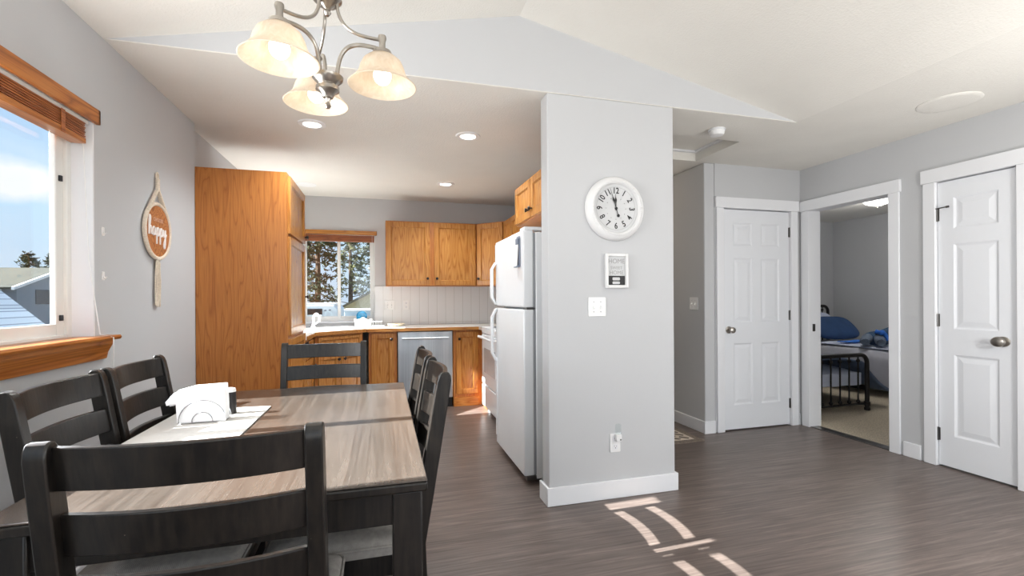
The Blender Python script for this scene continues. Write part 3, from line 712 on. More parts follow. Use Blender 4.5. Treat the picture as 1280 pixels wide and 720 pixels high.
# diagonal sink base
dv = Vector((DB[0]-DA[0], DB[1]-DA[1], 0)); dl = dv.length; ang = math.atan2(dv.y, dv.x)
nin = Vector((-math.sin(ang), math.cos(ang), 0))
o0 = Vector((DA[0], DA[1], 0)) + nin*0.025 + dv.normalized()*0.012
t = thing('sink_cabinet', 'diagonal oak sink base cabinet below the kitchen window', 'cabinet', o0, ang)
wD = dl-0.03
m = MB().prism([(0, 0), (wD, 0), (wD-0.05, 0.38), (wD*0.35, 0.62), (0.05, 0.42)], 0.09, CZ0-0.003, 'xy')
m.prism([(0.03, 0.06), (wD-0.03, 0.06), (wD-0.08, 0.36), (0.08, 0.38)], 0, 0.09, 'xy')
m.build('body', M['oak_panel'], t, smooth=False, bevel=0.002)
cab_door(t, 0.03, wD-0.03, 0.70, 0.85, st=0.03, name='false_drawer')
cab_door(t, 0.03, wD/2-0.004, 0.12, 0.68, kx=wD/2-0.035, kz=0.62)
cab_door(t, wD/2+0.004, wD-0.03, 0.12, 0.68, kx=wD/2+0.035, kz=0.62)
BYF = FY+0.03
t = cabinet('base_cabinet', 'narrow oak base cabinet left of the dishwasher', (-0.155, BYF, 0), 0, 0.298, YB-BYF-0.002, 0.0, CZ0-0.003, 0.09)
cab_door(t, 0.03, 0.27, 0.12, 0.85, kx=0.24, kz=0.79)
t = cabinet('base_cabinet', 'oak base cabinet right of the dishwasher in the sun', (0.765, BYF, 0), 0, 0.335, YB-BYF-0.002, 0.0, CZ0-0.003, 0.0)
cab_door(t, 0.035, 0.285, 0.14, 0.845, kx=0.065, kz=0.77)
MB().box(0.005, 0.3, -0.012, 0.0, 0.0, 0.105).build('toe_board', M['oak_x'], t, bevel=0.002)
t = cabinet('base_cabinet', 'oak corner base cabinet filling the corner beside the range', (1.10, 5.02, 0), 0, XK-1.102, YB-5.02-0.002, 0.0, CZ0-0.003, 0.0)
MB().box(0, 0.55, -0.004, 0.0, 0.1, CZ0-0.01).build('end_panel', M['oak_z'], t)
t = cabinet('base_cabinet', 'oak base cabinet between fridge and range', (1.065, 4.215, 0), R(-90), 0.5, XK-1.067, 0.0, CZ0-0.003, 0.09)
cab_door(t, 0.02, 0.48, 0.12, 0.68, kx=0.06, kz=0.62); cab_door(t, 0.02, 0.48, 0.70, 0.85, kx=0.25, kz=0.775, st=0.035, name='drawer')
# countertops
cp = [(XL-0.048, 4.347), (FX, 4.347), DA, DB, (1.055, FY), (1.055, 5.015), (XK-0.001, 5.015), (XK-0.001, YB-0.001), (XL-0.048, YB-0.001)]
ct = MB().prism(cp, CZ0, CZ1, 'xy').build('countertop', M['counter'], smooth=False, bevel=0.003)
tag(ct, 'pale laminate countertop with oak front edge along back and left walls', 'countertop')
m = MB()
def edge(m, a, b, off=0.012):
    a = Vector((a[0], a[1], 0)); b = Vector((b[0], b[1], 0)); d = (b-a).normalized(); n_ = Vector((d.y, -d.x, 0))
    p = [a, b, b+n_*off+d*off*0.4, a+n_*off-d*off*0.4]
    m.hexa([(q.x, q.y, CZ0) for q in p] + [(q.x, q.y, CZ1-0.004) for q in p])
edge(m, (FX, 4.347), DA); edge(m, DA, DB); edge(m, DB, (1.055, FY))
m.build('front_edge', M['oak_x'], ct, smooth=False)
ct = MB().prism([(1.04, 3.717), (XK-0.001, 3.717), (XK-0.001, 4.215), (1.04, 4.215)], CZ0, CZ1, 'xy').build('countertop', M['counter'], smooth=False, bevel=0.003)
tag(ct, 'small pale countertop piece between fridge and range', 'countertop')
# backsplash tile
bs = MB().box(BW1+0.001, XK-0.001, YB-0.008, YB, CZ1+0.001, 1.385)
struct(bs.build('trim_6', M['tile'], smooth=False), 'white vertical tile backsplash under the wall cabinets', 'backsplash')
# wall cabinets
UZ0, UZ1, UY = 1.38, 2.13, YB-0.33
t = cabinet('wall_cabinet', 'two-door honey oak wall cabinet right of the kitchen window', (0.03, UY, 0), 0, 1.058, 0.329, UZ0, UZ1)
cab_door(t, 0.008, 0.500, UZ0+0.008, UZ1-0.012, kx=0.472, kz=UZ0+0.085)
cab_door(t, 0.553, 1.045, UZ0+0.008, UZ1-0.012, kx=0.581, kz=UZ0+0.085)
t = thing('wall_cabinet', 'diagonal honey oak wall cabinet in the kitchen corner', 'cabinet', (1.09, UY, 0), math.atan2(5.23-UY, 1.37-1.09))
aw = math.hypot(1.37-1.09, 5.23-UY); ca, sa = math.cos(-t.rotation_euler.z), math.sin(-t.rotation_euler.z)
loc = lambda x, y: ((x-1.09)*ca-(y-UY)*sa, (x-1.09)*sa+(y-UY)*ca)
MB().prism([loc(1.09, UY), loc(1.37, 5.23), loc(XK-0.001, 5.23), loc(XK-0.001, YB-0.001), loc(1.09, YB-0.001)], UZ0, UZ1, 'xy').build('body', M['oak_panel'], t, smooth=False, bevel=0.002)
cab_door(t, 0.02, aw-0.02, UZ0+0.008, UZ1-0.012, kx=0.05, kz=UZ0+0.085)
t = cabinet('wall_cabinet', 'narrow oak wall cabinet on the right kitchen wall next to the corner', (1.37, 5.228, 0), R(-90), 0.30, XK-1.371, UZ0, UZ1)
cab_door(t, 0.01, 0.29, UZ0+0.008, UZ1-0.012, kx=0.26, kz=UZ0+0.085)
t = cabinet('wall_cabinet', 'short oak wall cabinet above the range hood', (1.37, 4.925, 0), R(-90), 0.76, XK-1.371, 1.72, UZ1)
cab_door(t, 0.01, 0.376, 1.728, UZ1-0.012, kx=0.35, kz=1.78); cab_door(t, 0.384, 0.75, 1.728, UZ1-0.012, kx=0.41, kz=1.78)
t = thing('range_hood', 'white range hood under the short wall cabinet', 'range hood', (1.2, 4.545, 1.6))
MB().prism([(0, 0), (0.49, 0), (0.49, 0.118), (0.17, 0.118), (0, 0.05)], -0.378, 0.378, 'xz').build('hood_shell', M['appliance'], t, bevel=0.004)
t = cabinet('wall_cabinet', 'two-door honey oak cabinet mounted above the fridge', (1.07, 3.685, 0), R(-90), 0.835, XK-1.071, 1.82, UZ1)
cab_door(t, 0.012, 0.412, 1.828, UZ1-0.012, kx=0.378, kz=1.885); cab_door(t, 0.424, 0.823, 1.828, UZ1-0.012, kx=0.458, kz=1.885)

# ---------------------------------------------------------------- appliances
# dishwasher
t = thing('dishwasher', 'stainless steel dishwasher with bar handle below the counter', 'dishwasher', (0.148, BYF-0.022, 0))
MB().box(0, 0.61, 0.03, 0.56, 0.1, CZ0-0.006).build('tub', M['black'], t)
MB().box(0.004, 0.606, 0, 0.03, 0.112, 0.862).build('door', M['steel'], t, bevel=0.005)
m = MB().tube([(0.05, -0.04, 0.79), (0.56, -0.04, 0.79)], 0.011, 12)
for x in (0.075, 0.535): m.cyl((x, -0.04, 0.79), (x, 0.002, 0.79), 0.008, n=10)
m.build('handle', M['steel'], t)
MB().box(0.004, 0.606, 0.05, 0.07, 0.0, 0.105).build('toe_kick', M['black'], t)
# range, face towards -X: local x along -Y, local y towards +X
t = thing('range', 'white freestanding kitchen range beyond the fridge', 'range', (1.045, 5.008, 0), R(-90))
W_ = 0.755
MB().box(0, W_, 0.03, 0.64, 0.05, 0.905).box(0.03, W_-0.03, 0.06, 0.6, 0, 0.05).build('body', M['appliance'], t, bevel=0.004)
MB().box(-0.002, W_+0.002, 0.0, 0.645, 0.905, 0.918).build('cooktop', M['appliance'], t, bevel=0.004)
for x, y, r in ((0.2, 0.18, 0.09), (0.56, 0.18, 0.075), (0.2, 0.45, 0.075), (0.56, 0.45, 0.09)):
    m = MB().lathe([(r, 0.918), (r, 0.927), (r-0.02, 0.927), (r-0.02, 0.919)], (x, y, 0), 24).lathe([(r-0.035, 0.918), (r-0.035, 0.927), (0.015, 0.927), (0.015, 0.92)], (x, y, 0), 24)
    m.build('burner', M['black'], t)
MB().box(0, W_, 0.58, 0.645, 0.918, 1.10).build('back_panel', M['appliance'], t, bevel=0.01)
od = MB().box(0.006, W_-0.006, 0.0, 0.03, 0.31, 0.845).build('oven_door', M['appliance'], t, bevel=0.006)
MB().box(0.13, W_-0.13, -0.003, 0.002, 0.44, 0.70).build('oven_window', M['darkglass'], od, bevel=0.002)
m = MB().tube([(0.04, -0.045, 0.815), (W_-0.04, -0.045, 0.815)], 0.014, 12)
for x in (0.06, W_-0.06): m.cyl((x, -0.045, 0.815), (x, 0.002, 0.815), 0.011, n=10)
m.build('oven_handle', M['appliance'], od)
MB().box(0.006, W_-0.006, 0.0, 0.03, 0.07, 0.298).build('storage_drawer', M['appliance'], t, bevel=0.006)
m = MB().box(0, W_, 0.0, 0.03, 0.852, 0.904)
m.build('front_rail', M['appliance'], t, bevel=0.004)
# refrigerator (face towards -X)
t = thing('refrigerator', 'white top-freezer refrigerator beside the wing wall', 'refrigerator', (0.887, 3.69, 0), R(-90))
W_ = 0.78
MB().box(0.0, W_, 0.085, 0.775, 0.03, 1.665).box(0.05, W_-0.05, 0.12, 0.7, 0, 0.03).build('body', M['appliance'], t, bevel=0.006)
MB().box(0.004, W_-0.004, 0.07, 0.088, 0.06, 1.66).build('door_gasket', M['gasket'], t)
fd = MB().box(0, W_, 0, 0.072, 1.165, 1.68).build('freezer_door', M['appliance'], t, bevel=0.010, segs=3)
rd = MB().box(0, W_, 0, 0.072, 0.055, 1.152).build('fridge_door', M['appliance'], t, bevel=0.010, segs=3)
def fridge_handle(parent, za, zb, bow):
    pts = []
    for k in range(13):
        u = k/12; z = za+(zb-za)*u
        pts.append((0.035, -0.004-bow*min(1, math.sin(math.pi*min(1, max(0, u*0.98+0.01)))*1.9), z))
    m = MB()
    rings = [[(p[0]-0.018, p[1]-0.010, p[2]), (p[0]+0.018, p[1]-0.010, p[2]), (p[0]+0.018, p[1]+0.012, p[2]), (p[0]-0.018, p[1]+0.012, p[2])] for p in pts]
    m.rings(rings).build('handle', M['appliance'], parent, bevel=0.004)
fridge_handle(fd, 1.175, 1.52, 0.038)
fridge_handle(rd, 0.72, 1.145, 0.038)
MB().box(0.012, 0.055, -0.006, 0.001, 1.5, 1.66).build('handle_trim', M['appliance'], fd, bevel=0.002)
MB().box(0.012, 0.055, -0.006, 0.001, 0.12, 0.75).build('handle_trim', M['appliance'], rd, bevel=0.002)
MB().box(W_-0.11, W_-0.005, 0.01, 0.15, 1.678, 1.70).build('hinge_cover', M['appliance'], t, bevel=0.004)
MB().box(W_-0.08, W_-0.004, 0.02, 0.11, 1.151, 1.166).build('centre_hinge', M['darknickel'], t, bevel=0.002)
MB().box(W_-0.06, W_-0.004, 0.02, 0.12, 0.02, 0.054).build('foot_hinge', M['darknickel'], t, bevel=0.002)
# paper clip holder on the freezer door
t = thing('magnetic_clip', 'slate grey magnetic clip holder stuck on the freezer door', 'clip', (0.886, 3.02, 1.44), R(-90))
MB().prism([(-0.04, 0.0), (0.05, 0.0), (0.05, 0.19), (0.035, 0.205), (-0.02, 0.205), (-0.035, 0.19)], -0.006, 0.0, 'xz').box(-0.045, 0.05, -0.022, -0.006, -0.004, 0.004).build('back_plate', M['greyplastic'], t, bevel=0.002)
MB().box(-0.02, 0.035, -0.016, -0.006, 0.15, 0.19).build('clip_jaw', M['greyplastic'], t, bevel=0.003)
o = MB().hexa([(-0.045, -0.024, 0.006), (0.03, -0.02, 0.006), (0.03, -0.018, 0.006), (-0.045, -0.022, 0.006), (-0.03, -0.012, 0.165), (0.03, -0.010, 0.165), (0.03, -0.008, 0.165), (-0.03, -0.010, 0.165)]).build('note_paper', M['paper'])
o.matrix_world = t.matrix_basis.copy() if False else Matrix.Translation((0.886, 3.02, 1.44)) @ Matrix.Rotation(R(-90), 4, 'Z')
tag(o, 'folded white paper held by the grey clip on the freezer', 'paper')

# ---------------------------------------------------------------- kitchen counter things
sc_ = Vector((DA[0]+DB[0], DA[1]+DB[1], 0))/2 + nin*0.30
t = thing('kitchen_sink', 'white corner sink set in the counter below the window', 'sink', (sc_.x, sc_.y, CZ1), ang)
m = MB()
outer = rounded(-0.36, 0.36, -0.22, 0.22, 0.05); inner = rounded(-0.325, 0.325, -0.17, 0.15, 0.05)
m.rings([[(a, b, 0.0005) for a, b in outer], [(a, b, 0.010) for a, b in outer], [(a, b, 0.012) for a, b in inner], [(a, b, 0.002) for a, b in inner]])
m.build('basin', M['sink'], t, smooth=True)
t = thing('faucet', 'white gooseneck faucet behind the corner sink', 'faucet', (sc_.x+nin.x*0.19, sc_.y+nin.y*0.19, CZ1+0.008), ang)
MB().lathe([(0.028, 0), (0.028, 0.012), (0.016, 0.02), (0.015, 0.05)], (0, 0, 0), 20).build('base', M['sink'], t)
MB().tube([(0, 0, 0.04), (0, 0, 0.10)] + [(0, -0.055+0.055*math.cos(a), 0.10+0.055*math.sin(a)) for a in [math.pi*k/8 for k in range(1, 9)]] + [(0, -0.11, 0.085)], 0.011, 12).build('spout', M['sink'], t)
MB().tube([(0.02, 0, 0.04), (0.07, -0.01, 0.075)], [0.008, 0.006], 10).build('lever', M['sink'], t)
KX, KYc = -0.155, 5.64
t = thing('dish_rack', 'white dish rack on the counter at the right of the sink', 'dish rack', (KX, KYc, CZ1))
m = MB().prism(rounded(-0.13, 0.17, -0.12, 0.12, 0.03), 0.0, 0.012, 'xy'); m.build('tray', M['sink'], t, bevel=0.003)
m = MB()
for k in range(9):
    x = -0.11+0.03*k
    m.tube([(x, -0.09, 0.012), (x, -0.095, 0.06), (x, 0.095, 0.06), (x, 0.09, 0.012)], 0.0022, 6)
m.tube([(-0.115, -0.097, 0.06), (0.14, -0.097, 0.06), (0.14, 0.097, 0.06), (-0.115, 0.097, 0.06), (-0.115, -0.097, 0.06)], 0.003, 6)
m.build('wire_frame', M['sink'], t)
t = thing('bowl', 'teal bowl standing on edge in the dish rack by the window', 'bowl', (KX-0.085, KYc+0.0, CZ1+0.125))
mt = Matrix.Rotation(R(100), 4, 'X')
MB().lathe([(0.018, -0.03), (0.03, -0.032), (0.052, -0.016), (0.06, 0.014), (0.057, 0.015), (0.048, -0.010), (0.015, -0.024)], (0, 0, 0), 28, mt).build('bowl_shell', M['teal'], t)
t = thing('dish_towel', 'crumpled white dish towel heaped in front of the dish rack', 'towel', (KX-0.06, KYc-0.24, CZ1+0.001))
m = MB(); rows = []
random.seed(3)
prof = [(-0.03, 0.012), (-0.035, 0.05), (-0.012, 0.088), (0.03, 0.098), (0.07, 0.088), (0.09, 0.07)]
for i in range(13):
    x = -0.09+0.015*i
    rows.append([(x+0.008*math.sin(i*1.3+j), y+0.006*math.sin(i*1.1+j*2), z+0.010*math.sin(i*0.9+j*0.7)+(0.012 if 2 < i < 8 else 0)) for j, (y, z) in enumerate(prof)])
o = m.rings(rows, cap=False, closed=False).build('cloth', M['towel'], t, subsurf=2)
s_ = o.modifiers.new('solid', 'SOLIDIFY'); s_.thickness = 0.005
t = thing('plate', 'cream plates lying in a small stack right of the dish towel', 'plate', (KX+0.30, KYc-0.06, CZ1))
MB().lathe([(0.06, 0.0), (0.065, 0.004), (0.10, 0.018), (0.10, 0.022), (0.06, 0.010), (0.01, 0.008)], (0, 0, 0), 32).build('lower_plate', M['cream'], t)
MB().lathe([(0.06, 0.010), (0.065, 0.012), (0.10, 0.027), (0.10, 0.032), (0.06, 0.020), (0.01, 0.018)], (0.003, 0.002, 0), 32).build('upper_plate', M['cream'], t)

# ---------------------------------------------------------------- ceiling fixtures
def can_light(x, y, label, lit=True, r=0.075):
    t = thing('recessed_light', label, 'ceiling light', (x, y, CH), 0, 'recessed kitchen lights')
    MB().lathe([(r-0.018, -0.002), (r-0.014, -0.008), (r+0.012, -0.006), (r+0.018, 0.0), (r-0.018, 0.0)], (0, 0, 0), 36, cap=False).build('trim_ring', M['plate'], t)
    MB().lathe([(r-0.016, -0.0045), (r-0.016, -0.001)], (0, 0, 0), 36).build('lens', M['can'] if lit else M['plate'], t)
    if lit: light('recessed_lamp', 'SPOT', (x, y, CH-0.02), 60, (0.90, 0.97, 1.0), (0, 0, 0), spot_size=R(140), spot_blend=0.8, shadow_soft_size=0.05)
can_light(-0.468, 3.456, 'recessed ceiling light nearest the tall cabinet, below the chandelier')
can_light(0.616, 3.418, 'lit recessed ceiling light toward the over-fridge cabinet')
can_light(0.642, 4.905, 'lit recessed ceiling light in front of the wall cabinets')
t = thing('ceiling_speaker', 'round white unlit ceiling disc near the sink window', 'ceiling disc', (-0.775, 5.28, CH))
MB().lathe([(0.02, -0.009), (0.085, -0.008), (0.10, -0.004), (0.10, 0)], (0, 0, 0), 36).build('cover', M['plate'], t)
t = thing('smoke_detector', 'small white smoke detector on the hall ceiling', 'smoke detector', (2.33, 2.83, CH))
MB().lathe([(0.03, -0.048), (0.045, -0.044), (0.052, -0.03), (0.055, 0)], (0, 0, 0), 32).build('housing', M['plate'], t)
MB().lathe([(0.054, -0.014), (0.0585, -0.012), (0.0585, -0.004), (0.054, -0.003)], (0, 0, 0), 32, cap=False).build('vent_ring', M['trim'], t)
t = thing('ceiling_speaker', 'large round white ceiling speaker grille near the right wall', 'ceiling speaker', (3.425, 2.066, CH))
MB().lathe([(0.05, -0.010), (0.13, -0.010), (0.15, -0.008), (0.158, -0.003), (0.158, 0)], (0, 0, 0), 48).build('grille', M['ceiling'], t)
# attic hatch
t = thing('attic_hatch', 'recessed attic access panel in the hall ceiling', 'attic hatch', ((HX0+HX1)/2, (HY0+HY1)/2, CH))
hx, hy = (HX1-HX0)/2, (HY1-HY0)/2
MB().box(-hx, hx, -hy, hy, 0.085, 0.10).build('panel', M['ceiling'], t, smooth=False)
m = MB().box(-hx, hx, -hy, -hy+0.03, 0.07, 0.085).box(-hx, hx, hy-0.03, hy, 0.07, 0.085).box(-hx, -hx+0.03, -hy+0.03, hy-0.03, 0.07, 0.085).box(hx-0.03, hx, -hy+0.03, hy-0.03, 0.07, 0.085)
m.build('stop_frame', M['trim'], t, smooth=False)
# hallway and bedroom ceiling lamps
t = thing('ceiling_lamp', 'warm ceiling lamp further down the hallway', 'ceiling lamp', (2.30, 5.0, CH))
MB().lathe([(0.13, 0), (0.13, -0.02), (0.10, -0.07), (0.03, -0.10)], (0, 0, 0), 32).build('lamp_dome', M['dome'], t)
light('hallway_lamp', 'POINT', (2.30, 5.0, CH-0.16), 9, (1.0, 0.80, 0.58), shadow_soft_size=0.08)
t = thing('ceiling_lamp', 'lit frosted dome lamp on the bedroom ceiling', 'ceiling lamp', (5.80, 4.24, CH))
MB().lathe([(0.165, 0), (0.165, -0.02), (0.16, -0.022)], (0, 0, 0), 36).build('lamp_base', M['nickel'], t)
MB().lathe([(0.16, -0.02), (0.15, -0.05), (0.11, -0.085), (0.05, -0.105), (0.01, -0.108)], (0, 0, 0), 36).build('lamp_dome', M['dome'], t)
MB().lathe([(0.008, -0.107), (0.012, -0.115), (0.006, -0.13)], (0, 0, 0), 16).build('finial', M['nickel'], t)
light('bedroom_lamp', 'POINT', (5.80, 4.24, CH-0.2), 19, (1.0, 0.98, 0.95), shadow_soft_size=0.12)

# ---------------------------------------------------------------- chandelier
CX, CY = -0.168, 1.59
ch = thing('chandelier', 'brushed nickel chandelier with three alabaster bell shades over the table', 'chandelier', (CX, CY, 0))
zc = CH + (RZ-CH)*(CX-XL)/(RX-XL)
MB().lathe([(0.006, 1.838), (0.011, 1.846), (0.006, 1.858), (0.009, 1.868), (0.016, 1.872), (0.022, 1.885), (0.036, 1.895), (0.036, 1.905), (0.028, 1.912), (0.046, 1.930), (0.048, 1.940), (0.034, 1.946), (0.012, 1.95), (0.012, 1.955)], (0, 0, 0), 28).build('lower_hub', M['nickel'], ch)
MB().lathe([(0.006, 2.135), (0.012, 2.145), (0.008, 2.155), (0.03, 2.17), (0.045, 2.185), (0.045, 2.195), (0.02, 2.205), (0.011, 2.215), (0.011, zc-0.03), (0.065, zc-0.03), (0.065, zc-0.005)], (0, 0, 0), 28).build('stem', M['nickel'], ch)
def bez(p, n=16):
    p = [Vector(q) for q in p]; out = []
    for k in range(n+1):
        t_ = k/n; q = p[:]
        while len(q) > 1: q = [q[i].lerp(q[i+1], t_) for i in range(len(q)-1)]
        out.append(q[0])
    return out
RAD = 0.173
a0 = math.atan2(1.328-1.446, -0.258+0.153)
for k in range(3):
    a = a0 + 2*math.pi*k/3
    u = Vector((math.cos(a), math.sin(a), 0))
    def P3(r, z): return (u.x*r, u.y*r, z)
    arm = MB().tube(bez([P3(0.03, 1.94), P3(0.035, 2.06), P3(0.09, 2.055), P3(RAD, 2.030)]), 0.0065, 10).tube(bez([P3(0.03, 2.185), P3(0.03, 2.08), P3(0.11, 2.072), P3(RAD-0.004, 2.063)]), 0.0055, 10)
    arm.build('arm', M['nickel'], ch)
    MB().lathe([(0.012, 2.076), (0.0135, 2.068), (0.010, 2.055), (0.010, 2.032), (0.028, 2.026), (0.032, 2.014), (0.022, 2.005), (0.018, 1.975)], P3(RAD, 0), 24).build('socket', M['nickel'], ch)
    zs = 1.913
    prof = [(0.026, zs+0.098), (0.044, zs+0.093), (0.060, zs+0.079), (0.069, zs+0.060), (0.0745, zs+0.040), (0.079, zs+0.030), (0.094, zs+0.013), (0.108, zs), (0.105, zs-0.001), (0.091, zs+0.010), (0.0755, zs+0.028), (0.071, zs+0.040), (0.0655, zs+0.059), (0.057, zs+0.076), (0.042, zs+0.089), (0.026, zs+0.094)]
    shd = MB().lathe(prof, P3(RAD, 0), 48, cap=False).build('lamp_shade', M['shade'], ch)
    bl_ = MB().ball((u.x*RAD, u.y*RAD, 1.948), 0.0285, (1, 1, 1.08), 20, 14).build('bulb', M['bulb'], shd)
    light('chandelier_lamp', 'POINT', (CX+u.x*RAD, CY+u.y*RAD, 1.90), 0.30, (1.0, 0.84, 0.64), shadow_soft_size=0.03)

# ---------------------------------------------------------------- dining table
TX0, TX1, TY0, TY1, TZ = -0.822, 0.108, 1.212, 2.665, 0.76
tcx, tcy = (TX0+TX1)/2, (TY0+TY1)/2
t = thing('dining_table', 'brown plank dining table with charcoal legs and apron', 'table', (tcx, tcy, 0))
hx, hy = (TX1-TX0)/2, (TY1-TY0)/2
MB().box(-hx, hx, -hy, hy, TZ-0.006, TZ).build('tabletop', M['table'], t, bevel=0.003)
MB().box(-hx, hx, -hy, hy, TZ-0.032, TZ-0.006).build('edge_board', M['dark'], t, bevel=0.006)
e = 0.012
m = MB().box(-hx+0.06, hx-0.06, -hy+e+0.012, -hy+e+0.034, TZ-0.118, TZ-0.031).box(-hx+0.06, hx-0.06, hy-e-0.034, hy-e-0.012, TZ-0.118, TZ-0.031)
m.box(-hx+e+0.012, -hx+e+0.034, -hy+0.06, hy-0.06, TZ-0.118, TZ-0.031).box(hx-e-0.034, hx-e-0.012, -hy+0.06, hy-0.06, TZ-0.118, TZ-0.031)
m.build('apron', M['dark'], t, bevel=0.002)
for sx in (-1, 1):
    for sy in (-1, 1):
        cx, cy = sx*(hx-e-0.038), sy*(hy-e-0.038)
        MB().box(cx-0.038, cx+0.038, cy-0.038, cy+0.038, 0, TZ-0.031).build('leg', M['dark'], t, bevel=0.005)

# ---------------------------------------------------------------- dining chairs (local: faces +Y, back at y=0)
def make_chair():
    c = thing('dining_chair', 'x', 'chair', (0, 0, 0), 0, 'ladder-back dining chairs around the table')
    W2, T = 0.2175, 0.031
    lean = math.tan(R(9.5))
    def by(z): return -0.012 + (0.0 if z > 0.45 else (0.45-z)*-0.06) - max(0, z-0.45)*lean
    for s in (-1, 1):
        xs = (s*W2, s*(W2-T))
        x0, x1 = min(xs), max(xs)
        rings = []
        for z, dd in ((0, 0.030), (0.2, 0.038), (0.45, 0.048), (0.6, 0.050), (0.8, 0.048), (0.93, 0.046), (0.962, 0.044), (0.978, 0.036), (0.987, 0.022), (0.99, 0.008)):
            y = by(z); cc = 0.0
            rings.append([(x0, y-dd/2, z), (x1, y-dd/2, z), (x1, y+dd/2, z), (x0, y+dd/2, z)])
        MB().rings(rings).build('rear_leg', M['dark'], c, bevel=0.005, angle=30)
    for z0, z1, in ((0.660, 0.736), (0.779, 0.857), (0.901, 0.979)):
        n = 14; front = []; back = []
        rings = []
        for k in range(n+1):
            u = -1+2*k/n; x = u*(W2-T+0.004)
            yb = -0.030*(1-u*u)
            r_ = []
            for z, off in ((z0, -0.008), (z1, -0.008), (z1, 0.009), (z0, 0.009)):
                r_.append((x, by(z)+yb+off+0.006, z))
            rings.append(r_)
        MB().rings(rings).build('slat', M['dark'], c, bevel=0.003, angle=50)
    # seat
    seat = MB()
    pl = rounded(-0.212, 0.212, 0.022, 0.44, 0.03, 4)
    def sc(p, f, cx=0, cy=0.23): return [(cx+(a-cx)*f, cy+(b-cy)*f) for a, b in p]
    seat.rings([[(a, b, 0.428) for a, b in sc(pl, 0.995)], [(a, b, 0.436) for a, b in pl], [(a, b, 0.456) for a, b in pl], [(a, b, 0.470) for a, b in sc(pl, 0.96)], [(a, b, 0.478) for a, b in sc(pl, 0.86)], [(a, b, 0.482) for a, b in sc(pl, 0.5)]])
    st_ = seat.build('seat', M['fabric'], c, angle=60)
    pp = sc(pl, 1.004); MB().tube([(a, b, 0.457) for a, b in pp+pp[:1]], 0.0045, 8).build('piping', M['fabric'], st_)
    m = MB().box(-0.19, 0.19, 0.40, 0.424, 0.362, 0.428).box(-0.19, 0.19, 0.0, 0.022, 0.362, 0.428).box(-0.208, -0.186, 0.0, 0.41, 0.362, 0.428).box(0.186, 0.208, 0.0, 0.41, 0.362, 0.428)
    m.build('seat_frame', M['dark'], c, bevel=0.002)
    for s in (-1, 1):
        cx = s*0.191
        MB().rings([[(cx-0.015, 0.392, 0), (cx+0.015, 0.392, 0), (cx+0.015, 0.422, 0), (cx-0.015, 0.422, 0)], [(cx-0.022, 0.384, 0.428), (cx+0.022, 0.384, 0.428), (cx+0.022, 0.428, 0.428), (cx-0.022, 0.428, 0.428)]]).build('front_leg', M['dark'], c, bevel=0.003)
    for s in (-1, 1):
        MB().box(s*0.195-0.009, s*0.195+0.009, -0.015, 0.395, 0.17, 0.2).build('stretcher', M['dark'], c, bevel=0.002)
    MB().box(-0.19, 0.19, 0.19, 0.208, 0.172, 0.198).build('cross_stretcher', M['dark'], c, bevel=0.002)
    return c
base_chair = make_chair()
def lab(x): return 'dark distressed ladder-back chair ' + x
BK = 0.088          # how far the top rail sits behind the seat's back edge
spots = [
    (-0.340, 0.965+BK, 0, (1.05, 0.97, 1), lab('with its back to the viewer, nearest of all')),
    (-0.326, 2.875-BK, 180, (1.05, 0.9, 0.99), lab('at the far head of the table before the oak cabinet')),
    (-0.935+BK, 1.715, -90, (0.97, 1, 1), lab('on the window side of the table, nearer one below the sill')),
    (-0.925+BK, 2.145, -90, (0.97, 1, 1), lab('on the window side of the table, farther one behind the napkins')),
    (0.178-BK, 1.705, 90, (1, 1, 1), lab('on the kitchen-aisle side, nearer one, sunlit nail-flecked post')),
    (0.172-BK, 2.170, 90, (1, 1, 1), lab('on the kitchen-aisle side, farther one toward the dishwasher')),
]
for i, (x, y, rz, sc_x, lb) in enumerate(spots):
    c = base_chair if i == 0 else copy_tree(base_chair)
    c.location = (x, y, 0); c.rotation_euler = (0, 0, R(rz)); c.scale = sc_x; c['label'] = lb

# ---------------------------------------------------------------- on the table
m = MB()
RX0, RX1, RY0, RY1 = -0.815, -0.472, 1.50, 2.235
m.prism([(RX0, RY0), (RX1, RY0), (RX1, RY1-0.012), (RX0, RY1+0.01)], TZ+0.0005, TZ+0.005, 'xy')
o = m.build('table_runner', M['runner'], bevel=0.0015)
tag(o, 'pale grey-white cloth runner lying on the window side of the table', 'table runner')
NX, NY = -0.655, 2.015
t = thing('napkin_holder', 'chrome wire napkin holder with arched ends on the table runner', 'napkin holder', (NX, NY, TZ+0.0055))
m = MB()
for y in (-0.032, 0.032):
    for r in (0.078, 0.034):
        m.tube([(r*math.cos(a), y, 0.006+r*1.02*math.sin(a)) for a in [math.pi*k/20 for k in range(21)]], 0.0018, 8)
m.tube([(-0.078, -0.032, 0.004), (0.078, -0.032, 0.004), (0.078, 0.032, 0.004), (-0.078, 0.032, 0.004), (-0.078, -0.032, 0.004)], 0.0018, 8)
for x in (-0.034, 0.034): m.tube([(x, -0.032, 0.004), (x, 0.032, 0.004)], 0.0018, 8)
m.build('wire_frame', M['chrome'], t)
n_ = 9
nap0 = None
